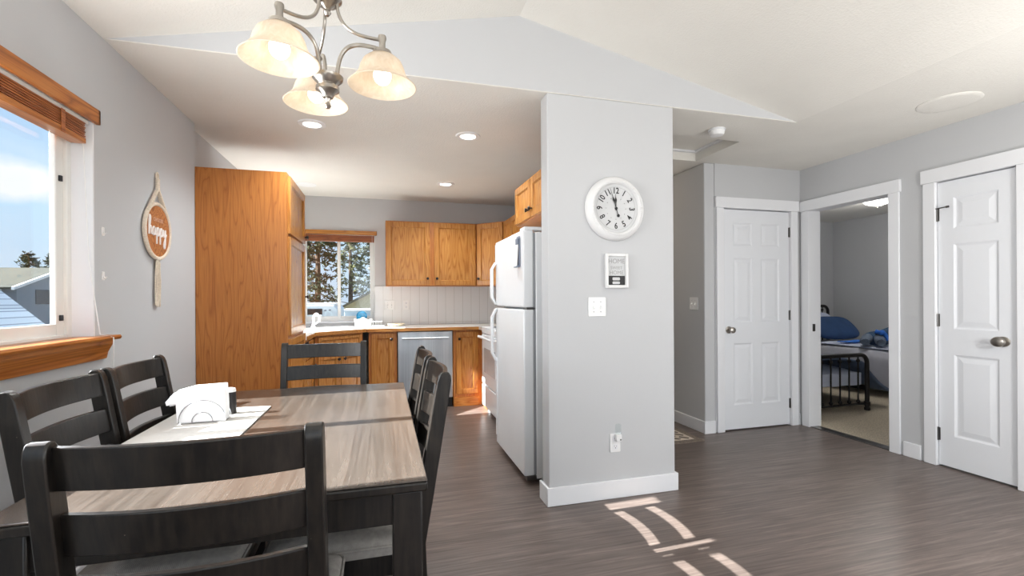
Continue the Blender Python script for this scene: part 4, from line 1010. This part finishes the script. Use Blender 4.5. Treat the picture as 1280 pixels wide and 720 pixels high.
for k in range(n_):
    y = -0.028+0.056*k/(n_-1)
    f = random.uniform(-1, 1)
    m = MB()
    hgt = 0.134+random.uniform(-0.004, 0.004); lo = -0.082+random.uniform(-0.004, 0.003); hi = 0.076+random.uniform(-0.004, 0.004)
    over = 0.03+0.012*random.random()
    # a folded napkin: its upper left corner flops outwards
    poly = [(lo, 0.003), (hi, 0.003), (hi-0.002, hgt*0.55), (hi-0.006, hgt), (lo+0.05, hgt-0.004), (lo-0.01, hgt-0.02), (lo-over, hgt-0.052), (lo-over+0.004, hgt-0.066), (lo-0.004, hgt-0.06)]
    th = 0.0032
    m.rings([[(a, y+th/2*s, b) for a, b in poly] for s in (-1, 1)])
    o = m.build('napkin', M['napkin'], None, bevel=0.001)
    o.location = (NX, NY, TZ+0.0075)
    tag(o, 'folded white paper napkin standing in the wire holder', 'napkin', 'napkins in the wire holder')
t = thing('pepper_shaker', 'small dark shaker with pale cap behind the napkin holder', 'shaker', (-0.598, 2.118, TZ+0.0055))
MB().lathe([(0.020, 0), (0.021, 0.004), (0.019, 0.06), (0.018, 0.088)], (0, 0, 0), 24).build('shaker_body', M['iron'], t)
MB().lathe([(0.0185, 0.088), (0.019, 0.094), (0.016, 0.102), (0.006, 0.105)], (0, 0, 0), 24).build('shaker_cap', M['plate'], t)

# ---------------------------------------------------------------- wall things
# clock
Q = Matrix.Rotation(R(90), 4, 'X')       # local +z -> -y (out of the wing wall)
def on_wing(name, label, cat, x, z): return thing(name, label, cat, (x, YP, z))
t = on_wing('wall_clock', 'round white wall clock with beaded rim and black numerals', 'clock', 1.369, 1.770)
MB().lathe([(0.196, 0.001), (0.197, 0.012), (0.190, 0.026), (0.176, 0.040), (0.166, 0.046), (0.158, 0.047), (0.153, 0.042), (0.150, 0.034), (0.149, 0.024)], (0, 0, 0), 64, Q, cap=False).build('rim', M['clockwhite'], t)
m = MB()
for k in range(84):
    a = 2*math.pi*k/84; m.ball((0.163*math.cos(a), -0.0475, 0.163*math.sin(a)), 0.0042, n=8, m=6)
m.build('bead_ring', M['clockwhite'], t)
MB().lathe([(0.152, 0.004), (0.152, 0.024)], (0, 0, 0), 48, Q).build('dial', M['clockface'], t, smooth=False)
MB().lathe([(0.131, 0.0243), (0.131, 0.0247), (0.1295, 0.0247), (0.1295, 0.0243)], (0, 0, 0), 64, Q, cap=False).build('minute_ring', M['greyink'], t)
m = MB()
for k in range(12):
    a = 2*math.pi*k/12; m.ball((0.066*math.cos(a), -0.0246, 0.066*math.sin(a)), 0.0028, n=8, m=6)
m.build('hour_mark', M['greyink'], t)
for k in range(1, 13):
    a = math.pi/2-2*math.pi*k/12
    mt = Matrix.Translation((0.107*math.cos(a), -0.0246, 0.107*math.sin(a))) @ Q @ Matrix.Rotation(a-math.pi/2 if k in (12, 1, 2, 3, 9, 10, 11) else a+math.pi/2, 4, 'Z') @ Matrix.Scale(1.18, 4, (0, 1, 0))
    text_mesh(str(k), 0.043, M['ink'], 'numeral', t, mt, 0.0004, thick=0.0008)
def hand(ang_deg, ln, tail, name, yy, spade, disc):
    m = MB(); a = R(90-ang_deg); d = Vector((math.cos(a), 0, math.sin(a))); p = Vector((-d.z, 0, d.x))
    def pt(u, v): q = d*u+p*v; return (q.x, yy, q.z)
    def pt2(u, v): q = d*u+p*v; return (q.x, yy-0.0012, q.z)
    out = [(-tail, -0.002), (spade-0.022, -0.002), (spade, -0.007), (spade+0.018, -0.0015), (ln, -0.0006), (ln, 0.0006), (spade+0.018, 0.0015), (spade, 0.007), (spade-0.022, 0.002), (-tail, 0.002)]
    m.rings([[pt(*q) for q in out], [pt2(*q) for q in out]])
    if disc: m.lathe([(0.0095, 0), (0.0095, 0.0012)], (-d.x*tail, yy, -d.z*tail), 20, Q)
    return m.build(name, M['ink'], t)
hand(358.5, 0.088, 0.012, 'hour_hand', -0.0262, 0.052, False)
hand(342, 0.128, 0.046, 'minute_hand', -0.0285, 0.055, True)
MB().lathe([(0.008, 0.0245), (0.008, 0.033), (0.004, 0.035)], (0, 0, 0), 20, Q).build('centre_cap', M['ink'], t)
# framed saying
t = on_wing('wall_plaque', 'small white framed plaque with lettering below the clock', 'plaque', 1.377, 1.391)
wframe(MB(), 0, -0.076, 0.076, -0.105, 0.105, 0.017, -0.026, -0.001, 'y').build('frame', M['clockwhite'], t, bevel=0.003)
MB().box(-0.06, 0.06, -0.012, -0.002, -0.089, 0.089).build('board', M['clockface'], t)
o = MB().box(-0.056, 0.056, -0.0135, -0.012, -0.086, -0.030).build('dark_band', M['ink'], t); o['label'] = 'black lower band'
for z, s_, tx, mm in ((0.058, 0.040, 'HOME', 'greyink'), (0.018, 0.026, 'SWEET', 'greyink'), (-0.012, 0.034, 'HOME', 'greyink')):
    text_mesh(tx, s_, M[mm], 'lettering', t, Matrix.Translation((0, -0.0125, z)) @ Q, 0.0003)
m = MB().prism(rounded(-0.028, 0.022, -0.058, -0.040, 0.006), -0.0145, -0.0135, 'xz').prism(rounded(-0.028, 0.022, -0.081, -0.065, 0.006), -0.0145, -0.0135, 'xz')
m.build('light_bar', M['clockface'], t)
# double switch
def switch(t, n=2, w=0.116):
    MB().prism(rounded(-w/2, w/2, -0.058, 0.058, 0.006, 3), -0.006, -0.0005, 'xz').build('plate', M['plate'], t, bevel=0.0015)
    for k in range(n):
        x = (k-(n-1)/2)*0.046
        MB().hexa([(x-0.005, -0.006, -0.012), (x+0.005, -0.006, -0.012), (x+0.005, -0.004, 0.012), (x-0.005, -0.004, 0.012), (x-0.004, -0.020, -0.012), (x+0.004, -0.020, -0.012), (x+0.004, -0.009, 0.004), (x-0.004, -0.009, 0.004)]).build('toggle', M['plate'], t, bevel=0.001)
        MB().cyl((x, -0.0056, 0.03), (x, -0.0072, 0.03), 0.003, n=10).cyl((x, -0.0056, -0.03), (x, -0.0072, -0.03), 0.003, n=10).build('screw', M['gasket'], t)
t = on_wing('light_switch', 'white double light switch under the plaque on the wing wall', 'light switch', 1.250, 1.172); switch(t)
t = thing('light_switch', 'white light switch on the shaded hallway wall', 'light switch', (XH1, 3.70, 1.17), R(-90)); switch(t, 2, 0.116)
t = thing('light_switch', 'white double switch on the tile backsplash nearest the window', 'light switch', (0.075, YB-0.008, 1.155)); switch(t, 2, 0.116)
def outlet(t):
    MB().prism(rounded(-0.035, 0.035, -0.058, 0.058, 0.006, 3), -0.006, -0.0005, 'xz').build('plate', M['plate'], t, bevel=0.0015)
    m = MB().prism(rounded(-0.017, 0.017, 0.008, 0.04, 0.008, 3), -0.0075, -0.006, 'xz').prism(rounded(-0.017, 0.017, -0.04, -0.008, 0.008, 3), -0.0075, -0.006, 'xz')
    m.build('receptacle', M['trim'], t)
    m = MB()
    for z in (0.024, -0.024):
        m.box(-0.008, -0.006, -0.0078, -0.007, z, z+0.009).box(0.006, 0.008, -0.0078, -0.007, z, z+0.007).cyl((0, -0.0078, z-0.007), (0, -0.007, z-0.007), 0.003, n=10)
    m.build('slot', M['ink'], t)
t = on_wing('wall_outlet', 'white wall outlet low on the wing wall', 'outlet', 1.366, 0.338); outlet(t)
t = thing('wall_outlet', 'white outlet on the tile backsplash under the wall cabinet', 'outlet', (0.272, YB-0.008, 1.155)); outlet(t)
t = on_wing('night_light', 'clear plug-in night light in the low outlet', 'night light', 1.378, 0.362)
MB().prism(rounded(-0.016, 0.020, -0.012, 0.03, 0.006, 3), -0.03, -0.0085, 'xz').build('plug_body', M['plate'], t, bevel=0.003)
MB().prism(rounded(-0.016, 0.020, 0.03, 0.095, 0.012, 4), -0.024, -0.012, 'xz').build('lens', M['glass'], t, bevel=0.002)
MB().cyl((0.012, -0.031, -0.001), (0.012, -0.0295, -0.001), 0.005, n=12).build('sensor', M['ink'], t)

# "happy" sign on the left wall (local x -> +Y as seen from the room, local y into the wall)
SY, SZ = 3.068, 1.617
t = thing('hanging_sign', 'oval wooden sign reading happy with cream rope hanger and tassel', 'sign', (XL, SY, SZ), R(90))
ax_, az_ = 0.148, 0.150
def oval(f, n=48): return [(ax_*f*math.cos(2*math.pi*k/n), az_*f*math.sin(2*math.pi*k/n)) for k in range(n)]
MB().rings([[(a, -0.004, b) for a, b in oval(1)], [(a, -0.018, b) for a, b in oval(1)]]).build('board', M['signwood'], t)
pts = oval(1.02); 
MB().tube([(a, -0.014, b) for a, b in pts+pts[:1]], 0.011, 10).build('rope_rim', M['rope'], t)
def twist(m, pts, r, n=3, turns=7, off=0.006):
    pts = [Vector(p) for p in pts]
    for s in range(n):
        q = []
        for i, p in enumerate(pts):
            a = 2*math.pi*(s/n+turns*i/len(pts)); q.append(p+Vector((math.cos(a)*off, math.sin(a)*off*0.7, 0)))
        m.tube(q, r, 8)
m = MB()
def ln(a, b, n=20): return [Vector(a).lerp(Vector(b), k/n) for k in range(n+1)]
twist(m, ln((-0.120, -0.016, 0.095), (-0.006, -0.016, 0.232)), 0.008)
twist(m, ln((0.120, -0.016, 0.095), (0.006, -0.016, 0.232)), 0.008)
twist(m, ln((0, -0.016, 0.225), (0, -0.016, 0.295)), 0.007, turns=2)
m.tube([(0.012*math.sin(a), -0.014, 0.314-0.018*math.cos(a)) for a in [2*math.pi*k/16 for k in range(17)]], 0.005, 8)
m.build('rope_hanger', M['rope'], t)
m = MB()
random.seed(5)
for k in range(9):
    x = -0.022+0.0055*k; L_ = 0.25+random.uniform(-0.02, 0.015)
    m.tube([(x*0.3, -0.014, -0.155), (x*0.9, -0.014-0.004*(k % 2), -0.18), (x*1.15+0.005*math.sin(k*2), -0.012-0.006*(k % 3)/2, -0.28), (x*1.2, -0.013, -0.165-L_)], 0.0034, 6)
m.ball((0, -0.014, -0.158), 0.014, n=10, m=8)
m.build('tassel', M['rope'], t)
# script lettering "happy" drawn as strokes
def stroke(m, pts, r=0.0042, ox=0, oz=0, s=1.0):
    q = []
    P_ = [Vector((a, 0, b)) for a, b in pts]
    for i in range(len(P_)-1):
        p0 = P_[max(0, i-1)]; p1 = P_[i]; p2 = P_[i+1]; p3 = P_[min(len(P_)-1, i+2)]
        for k in range(5):
            u = k/5
            q.append(0.5*((2*p1)+(-p0+p2)*u+(2*p0-5*p1+4*p2-p3)*u*u+(-p0+3*p1-3*p2+p3)*u**3))
    q.append(P_[-1])
    m.tube([(ox+v.x*s, -0.020, oz+v.z*s) for v in q], r, 6)
m = MB()
S_ = 0.050; bz = -0.028
def letter_h(x): stroke(m, [(0, 0.5), (0.25, 1.2), (0.35, 1.9), (0.15, 2.1), (0.05, 1.5), (0.02, 0.0), (0.15, 0.7), (0.4, 0.95), (0.55, 0.6), (0.55, 0.15), (0.75, 0.1)], ox=x, oz=bz, s=S_)
def letter_a(x): stroke(m, [(0.55, 0.8), (0.3, 0.95), (0.05, 0.6), (0.1, 0.1), (0.4, 0.1), (0.58, 0.85), (0.58, 0.15), (0.8, 0.15)], ox=x, oz=bz, s=S_)
def letter_p(x): stroke(m, [(0, 0.3), (0.12, 0.9), (0.08, -0.9), (0.12, 0.5), (0.4, 0.95), (0.6, 0.6), (0.45, 0.1), (0.15, 0.1), (0.5, 0.05), (0.75, 0.3)], ox=x, oz=bz, s=S_)
def letter_y(x): stroke(m, [(0, 0.9), (0.05, 0.3), (0.3, 0.1), (0.52, 0.9), (0.5, -0.4), (0.35, -1.2), (0.12, -1.1), (0.2, -0.6), (0.6, 0.1), (0.8, 0.4)], ox=x, oz=bz, s=S_)
letter_h(-0.115); letter_a(-0.075); letter_p(-0.030); letter_p(0.012); letter_y(0.055)
m.build('lettering', M['lettering'], t)
text_mesh('CHOOSE', 0.03, M['pinklettering'], 'small_lettering', t, Matrix.Translation((0.0, -0.0185, 0.062)) @ Q, 0.0005)
# clear adhesive hooks next to the window
for z, lb in ((1.545, 'upper clear adhesive hook on the left wall beside the window'), (1.34, 'lower clear adhesive hook on the left wall beside the window')):
    t = thing('adhesive_hook', lb, 'hook', (XL, 2.56, z), R(90))
    MB().prism(rounded(-0.01, 0.01, -0.02, 0.02, 0.005, 3), -0.004, -0.0005, 'xz').tube([(0, -0.004, 0.0), (0, -0.012, -0.012), (0, -0.016, -0.004)], 0.0025, 6).build('hook_body', M['plate'], t)

# hallway rug
t = thing('runner_rug', 'patterned hallway rug with speckled border on plank floor', 'rug', (2.28, 3.96, 0))
rw, rl = 0.36, 0.59
MB().prism(rounded(-rw, rw, -rl, rl, 0.01, 2), 0.0005, 0.006, 'xy').build('border', M['rugborder'], t)
MB().box(-rw+0.06, rw-0.06, -rl+0.06, rl-0.06, 0.006, 0.0068).build('inner_line', M['rugline'], t)
MB().box(-rw+0.078, rw-0.078, -rl+0.078, rl-0.078, 0.0068, 0.0074).build('field', M['rug'], t)

# ---------------------------------------------------------------- bedroom
def bed_end(t, x0, x1, y, ztop, zlow, n, name, r=0.022):
    m = MB(); rr = 0.09
    arc = [(x0, y, 0)] + [(x0, y, ztop-rr)] + [(x0+rr-rr*math.cos(a), y, ztop-rr+rr*math.sin(a)) for a in [math.pi/2*k/6 for k in range(1, 7)]]
    arc2 = [(x1-rr+rr*math.sin(a), y, ztop-rr+rr*math.cos(a)) for a in [math.pi/2*k/6 for k in range(0, 7)]] + [(x1, y, 0)]
    m.tube(arc+arc2, r, 12)
    m.tube([(x0, y, zlow), (x1, y, zlow)], 0.012, 8)
    m.build(name, M['iron'], t)
    for k in range(1, n+1):
        x = x0+(x1-x0)*k/(n+1)
        q = MB().tube([(x, y, zlow), (x, y, ztop)], 0.008, 8)
        q.ball((x, y, zlow+0.03), 0.02, n=10, m=8).ball((x, y, ztop-0.06), 0.02, n=10, m=8)
        q.build('spindle', M['iron'], t)
    for x in (x0, x1):
        MB().lathe([(0.028, 0), (0.028, 0.03), (0.022, 0.035)], (x, y, 0), 14).lathe([(0.03, zlow-0.02), (0.03, zlow+0.02)], (x, y, 0), 14).build('post_collar', M['iron'], t)
def soft_box(m, x0, x1, y0, y1, z0, z1, nx=14, ny=18, amp=0.012, seed=1, drop=None):
    """rounded cushion-like block with a gently rumpled top"""
    rnd = random.Random(seed); ph = [rnd.uniform(0, 6.28) for _ in range(6)]
    def top(u, v):
        e = (1-abs(2*u-1)**6)*(1-abs(2*v-1)**6)
        return z1-(1-e)*(z1-z0)*0.35+amp*(math.sin(9*u+ph[0])*math.sin(7*v+ph[1])+0.6*math.sin(17*u+ph[2]+5*v)+0.5*math.sin(13*v+ph[3]-8*u))
    g = [[m.bm.verts.new((x0+(x1-x0)*i/nx, y0+(y1-y0)*j/ny, top(i/nx, j/ny))) for j in range(ny+1)] for i in range(nx+1)]
    gb = [[m.bm.verts.new((x0+(x1-x0)*i/nx, y0+(y1-y0)*j/ny, z0+(amp*0.8*math.sin(23*(i/nx)+19*j/ny+ph[4])))) if i in (0, nx) or j in (0, ny) else None for j in range(ny+1)] for i in range(nx+1)]
    for i in range(nx):
        for j in range(ny): m.bm.faces.new((g[i][j], g[i+1][j], g[i+1][j+1], g[i][j+1]))
    for i in range(nx):
        for j in (0, ny): m.bm.faces.new((g[i][j], g[i+1][j], gb[i+1][j], gb[i][j]))
    for j in range(ny):
        for i in (0, nx): m.bm.faces.new((g[i][j], g[i][j+1], gb[i][j+1], gb[i][j]))
    loop = [gb[i][0] for i in range(nx+1)]+[gb[nx][j] for j in range(1, ny+1)]+[gb[i][ny] for i in range(nx-1, -1, -1)]+[gb[0][j] for j in range(ny-1, 0, -1)]
    m.bm.faces.new(loop)
    return m
def bed(name, label, x0, x1, yf, yh, ztf, zth, mt_top, side_mat, label2=None):
    t = thing(name, label, 'bed', ((x0+x1)/2, yf, 0))
    a, b, h = -(x1-x0)/2, (x1-x0)/2, yh-yf
    bed_end(t, a, b, 0, ztf, 0.075, 7, 'footboard'); bed_end(t, a, b, h, zth, 0.30, 7, 'headboard')
    MB().box(a-0.01, a+0.02, 0, h, 0.22, 0.27).box(b-0.02, b+0.01, 0, h, 0.22, 0.27).build('side_rail', M['iron'], t)
    soft_box(MB(), a+0.03, b-0.03, 0.04, h-0.03, 0.27, 0.47, amp=0.004).build('mattress', M['sheet'], t)
    return t
t = bed('metal_bed', 'black iron bed with dusty blue comforter just inside the bedroom doorway', 4.02, 5.02, 3.79, 5.80, 0.60, 1.08, None, None)
def drape(name, mat, prof, y0, y1, ny, amp, seed, thick=0.02):
    rnd = random.Random(seed); p = [rnd.uniform(0, 6.28) for _ in range(4)]
    rows = []
    fine = []
    for (xa, za), (xb, zb) in zip(prof[:-1], prof[1:]):
        for k in range(3): fine.append((xa+(xb-xa)*k/3, za+(zb-za)*k/3))
    fine.append(prof[-1])
    for j in range(ny+1):
        y = y0+(y1-y0)*j/ny
        rows.append([(x+amp*math.sin(5*y*3+p[0]+i*0.2)*(0.9 if i < 7 or i > len(fine)-8 else 0.1), y+amp*0.5*math.sin(i*0.7+p[1]), z+amp*0.6*(1+math.sin(6*y+p[2]+0.8*i)*math.sin(i*0.55+p[3]))) for i, (x, z) in enumerate(fine)])
    o = MB().rings(rows, cap=False, closed=False).build(name, mat, subsurf=1, angle=80)
    q = o.modifiers.new('solid', 'SOLIDIFY'); q.thickness = thick; q.offset = 1
    return o
o = drape('comforter', M['blue'], [(4.05, 0.2), (4.06, 0.45), (4.14, 0.525), (4.4, 0.54), (4.8, 0.535), (5.0, 0.50), (5.12, 0.40), (5.24, 0.26), (5.42, 0.14)], 3.84, 5.2, 16, 0.022, 4)
tag(o, 'dusty blue comforter spread over the nearer iron bed', 'comforter')
t = bed('metal_bed', 'second iron bed with pale sheets against the far bedroom wall', 5.94, 6.84, 3.90, 5.78, 0.40, 1.08, None, None)
o = drape('blanket', M['greysheet'], [(5.80, 0.10), (5.83, 0.28), (5.86, 0.45), (5.92, 0.535), (6.1, 0.55), (6.5, 0.55), (6.8, 0.545), (6.9, 0.45), (6.92, 0.2)], 3.94, 5.5, 18, 0.012, 9, 0.012)
tag(o, 'pale grey blanket hanging over the side of the second bed', 'blanket')
o = drape('bed_sheet', M['sheet'], [(5.925, 0.568), (6.1, 0.580), (6.5, 0.580), (6.8, 0.575)], 3.98, 5.2, 14, 0.004, 12, 0.008)
tag(o, 'white-blue sheet folded over the top of the second bed', 'sheet')
o = soft_box(MB(), 6.0, 6.62, 4.80, 4.95, 0.602, 0.622, amp=0.006, seed=2).build('blue_blanket', M['brightblue'], subsurf=1)
tag(o, 'bright blue folded band of cloth across the second bed', 'blanket')
def pillow(name, lb, mat, loc, sx, sy, sz, rx):
    m = MB(); n = 20
    g = []
    for k in range(9):
        v = -1+2*k/8
        g.append([Vector((sx*math.copysign(abs(math.cos(a))**0.55, math.cos(a))*math.sqrt(max(0.02, 1-abs(v)**2.6)), sy*math.copysign(abs(math.sin(a))**0.55, math.sin(a))*math.sqrt(max(0.02, 1-abs(v)**2.6)), sz*v)) for a in [2*math.pi*i/n for i in range(n)]])
    o = m.rings(g).build(name, mat, subsurf=1, angle=80)
    o.location = loc; o.rotation_euler = rx
    return tag(o, lb, 'pillow')
pillow('pillow', 'navy blue pillow leaning at the head of the second bed', M['navy'], (6.45, 5.36, 0.765), 0.36, 0.22, 0.09, (R(42), 0, R(-6)))
pillow('pillow', 'white pillow behind the navy one against the headboard', M['sheet'], (6.40, 5.60, 0.80), 0.34, 0.20, 0.06, (R(72), 0, 0))
# plush toy lying on the second bed
t = thing('plush_toy', 'slate blue plush animal slumped on the second bed', 'plush toy', (6.15, 4.50, 0.602), R(-50)); t.scale = (1.55, 1.55, 1.5)
m = MB(); m.ball((0, 0, 0.055), 0.085, (1.25, 0.9, 0.75), 18, 12).ball((0.10, -0.02, 0.085), 0.065, (1, 0.95, 0.9), 18, 12)
m.build('body', M['plush'], t)
for x, y in ((-0.09, -0.10), (0.01, -0.12)):
    MB().tube([(x*0.6, 0.0, 0.06), (x*0.8, y*0.5, 0.055), (x, y, 0.035), (x, y-0.05, 0.03)], [0.04, 0.042, 0.036, 0.03], 12).build('leg', M['plushlight'], t)
for s in (-1, 1):
    MB().tube([(0.10+s*0.02, -0.02, 0.14), (0.12+s*0.08, -0.05, 0.11), (0.13+s*0.11, -0.07, 0.05)], [0.02, 0.034, 0.022], 10).build('ear', M['plush'], t)
MB().tube([(-0.02, -0.07, 0.12), (0.04, -0.09, 0.10), (0.06, -0.09, 0.05)], 0.016, 8).ball((0.02, -0.085, 0.11), 0.024, n=10, m=8).build('ribbon', M['brightblue'], t)
# wall hook glimpsed on the far bedroom wall
t = thing('wall_hook', 'small dark hook on the far bedroom wall', 'hook', (BX, 4.78, 1.02), R(-90))
MB().cyl((0, 0, 0), (0, -0.012, 0), 0.018, n=14).tube([(0, -0.01, 0), (0, -0.06, 0.0), (0, -0.07, 0.015)], 0.006, 8).build('hook_body', M['iron'], t)

# ---------------------------------------------------------------- outdoors
struct(MB().box(-90, 60, -60, 90, -1.3, -1.2).build('ground', M['ground'], smooth=False), 'dry ground outside the house', 'ground')
# neighbouring house with pale hip roof seen low in the dining window
t = thing('house', 'neighbouring house with pale grey shingled roof low in the dining window', 'house', (-11, 9, -1.2))
def H(x, y, z): return (x+11, y-9, z+1.2)
EY = 15.0
MB().prism([(-7.9+11-0.35, 0), (-12.9+11+0.35, 0), (-12.9+11+0.35, 1.1), (-10.4+11, 3.4), (-7.9+11-0.35, 1.1)], -7, EY-9-0.25, 'xz').build('wall', M['siding'], t, smooth=False)
MB().prism([(-7.9+11, 1.2), (-10.4+11, 3.6), (-12.9+11, 1.2), (-12.9+11, 1.1), (-10.4+11, 3.5), (-7.9+11, 1.1)], -7.3, EY-9, 'xz').build('roof', M['roof'], t, smooth=False)
# second house: grey gable with dark roof
t = thing('house', 'grey sided house with dark roof and white fascia behind the pale roof', 'house', (-17, 27, -1.2))
def H(x, y, z): return (x+17, y-27, z+1.2)
MB().hexa([H(-22, 20, -1.2), H(-16, 20, -1.2), H(-16, 33, -1.2), H(-22, 33, -1.2), H(-22, 20, 1.75), H(-16, 20, 1.75), H(-16, 33, 1.75), H(-22, 33, 1.75)]).build('wall', M['siding'], t, smooth=False)
MB().hexa([H(-15.5, 19.5, 1.75), H(-15.5, 33.5, 1.75), H(-22.5, 33.5, 1.75), H(-22.5, 19.5, 1.75), H(-19, 19.5, 2.7), H(-19, 33.5, 2.7), H(-19.1, 33.5, 2.7), H(-19.1, 19.5, 2.7)]).build('roof', M['mossroof'], t, smooth=False)
gy, gz, gs = 27.6-27, 1.8+1.2, 0.306
MB().prism([(gy-3, 0), (gy+3, 0), (gy+3, gz), (gy, gz+gs*3), (gy-3, gz)], 0.6, 2.0, 'yz').build('gable', M['siding'], t, smooth=False)
m = MB()
m.hexa([(1.62, -7.5, 2.86), (1.45, -7.5, 2.86), (1.45, gy-3.2, 2.86), (1.62, gy-3.2, 2.86), (1.62, -7.5, 2.99), (1.45, -7.5, 2.99), (1.45, gy-3.2, 2.99), (1.62, gy-3.2, 2.99)])
for s in (-1, 1): m.prism([(gy+s*3.3, gz-gs*0.3), (gy+s*3.3, gz-gs*0.3+0.13), (gy, gz+gs*3+0.13), (gy, gz+gs*3)], 2.0, 2.1, 'yz')
m.build('fascia', M['fascia'], t, smooth=False)
m = MB()
for s in (-1, 1): m.prism([(gy+s*3.3, gz-gs*0.3+0.03), (gy+s*3.3, gz-gs*0.3+0.12), (gy, gz+gs*3+0.12), (gy, gz+gs*3+0.03)], -1.5, 2.0, 'yz')
m.build('gable_roof', M['mossroof'], t, smooth=False)
MB().box(2.0, 2.03, 25.7-27, 26.75-27, 2.3, 2.95).build('window', M['extglass'], t, smooth=False)
# trailer in the kitchen window
t = thing('travel_trailer', 'white travel trailer with dark windows parked outside the kitchen window', 'trailer', (-3.2, 15.2, -1.2))
m = MB().prism([(-2.8, 0.45), (1.88, 0.45), (1.95, 0.7), (1.95, 2.15), (1.85, 2.27), (-2.6, 2.27), (-2.8, 2.1)], -1.15, 1.15, 'xz'); m.build('body', M['rvwhite'], t, bevel=0.03)
MB().box(-2.7, 1.9, -1.12, 1.12, 2.26, 2.33).build('roof_edge', M['rvtrim'], t, bevel=0.02)
MB().box(0.35, 0.95, -0.3, 0.3, 2.33, 2.5).build('roof_vent', M['siding'], t, bevel=0.04)
for x0, x1 in ((0.62, 1.06), (1.10, 1.54)): MB().box(x0, x1, -1.165, -1.15, 2.0, 2.17).build('window', M['extglass'], t, bevel=0.01)
MB().tube([(1.02, -1.17, 1.66), (1.2, -1.18, 1.86), (1.52, -1.19, 1.98)], 0.02, 8).build('awning_arm', M['rvtrim'], t)
m = MB()
for x, z in ((1.62, 2.12), (1.74, 2.13), (1.76, 1.92), (1.62, 1.8), (1.75, 1.82), (1.25, 1.78)): m.prism(rounded(x-0.03, x+0.03, z-0.02, z+0.02, 0.012, 3), -1.165, -1.15, 'xz')
m.build('decal', M['siding'], t)
for x in (-1.2, -0.3):
    MB().cyl((x, -1.05, 0.36), (x, -0.8, 0.36), 0.36, n=24).build('wheel', M['black'], t)
# tan shed
t = thing('shed', 'tan gabled shed beyond the kitchen window, right of the trailer', 'shed', (0.3, 22, -1.2))
MB().prism([(-2.9, 0), (4.9, 0), (4.9, 1.6), (1.0, 3.7), (-2.9, 1.6)], 0, 4, 'xz').build('wall', M['tansiding'], t, smooth=False)
m = MB()
for s in (-1, 1): m.prism([(1.0+s*4.15, 1.46), (1.0+s*4.15, 1.56), (1.0, 3.81), (1.0, 3.71)], -0.2, 4.2, 'xz')
m.build('roof', M['shedroof'], t, smooth=False)
t = thing('utility_trailer', 'low white boxy cargo trailer in front of the tan shed', 'trailer', (-0.3, 18, -1.2))
MB().box(-1.05, 1.6, -0.8, 0.8, 0.4, 2.05).build('body', M['rvwhite'], t, bevel=0.04)
MB().box(-1.07, 1.62, -0.82, 0.82, 2.0, 2.08).build('roof_edge', M['rvtrim'], t, bevel=0.02)
for x in (0.0, 0.7): MB().cyl((x, -0.82, 0.32), (x, -0.6, 0.32), 0.32, n=20).build('wheel', M['black'], t)
# pines
def pine(label, x, y, h, r, n, mat, seed, z0=-1.2, low=0.12):
    rnd = random.Random(seed)
    t = thing('pine_tree', label, 'tree', (x, y, z0))
    MB().tube([(0, 0, 0), (0.05*h*0.1, 0, h*0.5), (0, 0, h*0.97)], [h*0.022, h*0.015, h*0.004], 8).build('trunk', M['bark'], t)
    m = MB(); bm = m.bm
    br = MB()
    for b in range(n):
        u = rnd.random()**0.8; z = h*(low+(1-low)*u)
        rr = r*(1-u)**0.6*rnd.uniform(0.6, 1.15)+0.1
        a = rnd.uniform(0, 6.283)
        end = Vector((rr*math.cos(a), rr*math.sin(a), z+rr*rnd.uniform(-0.2, 0.25)))
        st = Vector((0, 0, z))
        if b % 3 == 0: br.tube([st, st.lerp(end, 0.5)+Vector((0, 0, 0.05)), end], [0.02+0.01*rr, 0.018, 0.008], 5)
        for c_ in range(5):
            p = st.lerp(end, rnd.uniform(0.45, 1.05))+Vector((rnd.gauss(0, 0.14), rnd.gauss(0, 0.14), rnd.gauss(0, 0.1)))*min(1.6, r*0.45)
            sz = rnd.uniform(0.10, 0.2)*min(1.5, r*0.5)
            for q in range(7):
                d = Vector((rnd.gauss(0, 1), rnd.gauss(0, 1), rnd.gauss(0.3, 0.8))).normalized()
                s_ = d.orthogonal().normalized(); s2 = Matrix.Rotation(rnd.uniform(0, 6.28), 3, d) @ s_
                bm.faces.new([bm.verts.new(p-s2*sz*0.3), bm.verts.new(p+s2*sz*0.3), bm.verts.new(p+d*sz*1.5+s2*sz*0.12), bm.verts.new(p+d*sz*1.5-s2*sz*0.12)])
    m.build('foliage', mat, t, smooth=False); br.build('branch', M['bark'], t)
pine('tall dark pine behind the trailer, left in the kitchen window', -3.5, 27.5, 8.6, 1.7, 170, M['needles'], 1, low=0.2)
pine('broad olive pine behind the mullion of the kitchen window', -2.05, 31.6, 8.0, 1.35, 150, M['needles2'], 2, low=0.15)
pine('dark pine behind the shed roof in the kitchen window', -0.55, 37, 10.8, 1.7, 180, M['needles'], 3, low=0.25)
pine('olive pine low at the left edge of the kitchen window', -5.6, 31.5, 6.2, 1.6, 150, M['needles2'], 4, low=0.15)
pine('dark pine at the right of the shed peak', 2.6, 33, 9.0, 1.7, 150, M['needles'], 6, low=0.25)
pine('small dark tree over the far roof in the dining window', -25.5, 43.0, 6.0, 1.3, 130, M['needles'], 8, low=0.3)
pine('taller dark tree over the far roof in the dining window', -25.5, 46.2, 6.6, 1.7, 170, M['needles'], 9, low=0.3)
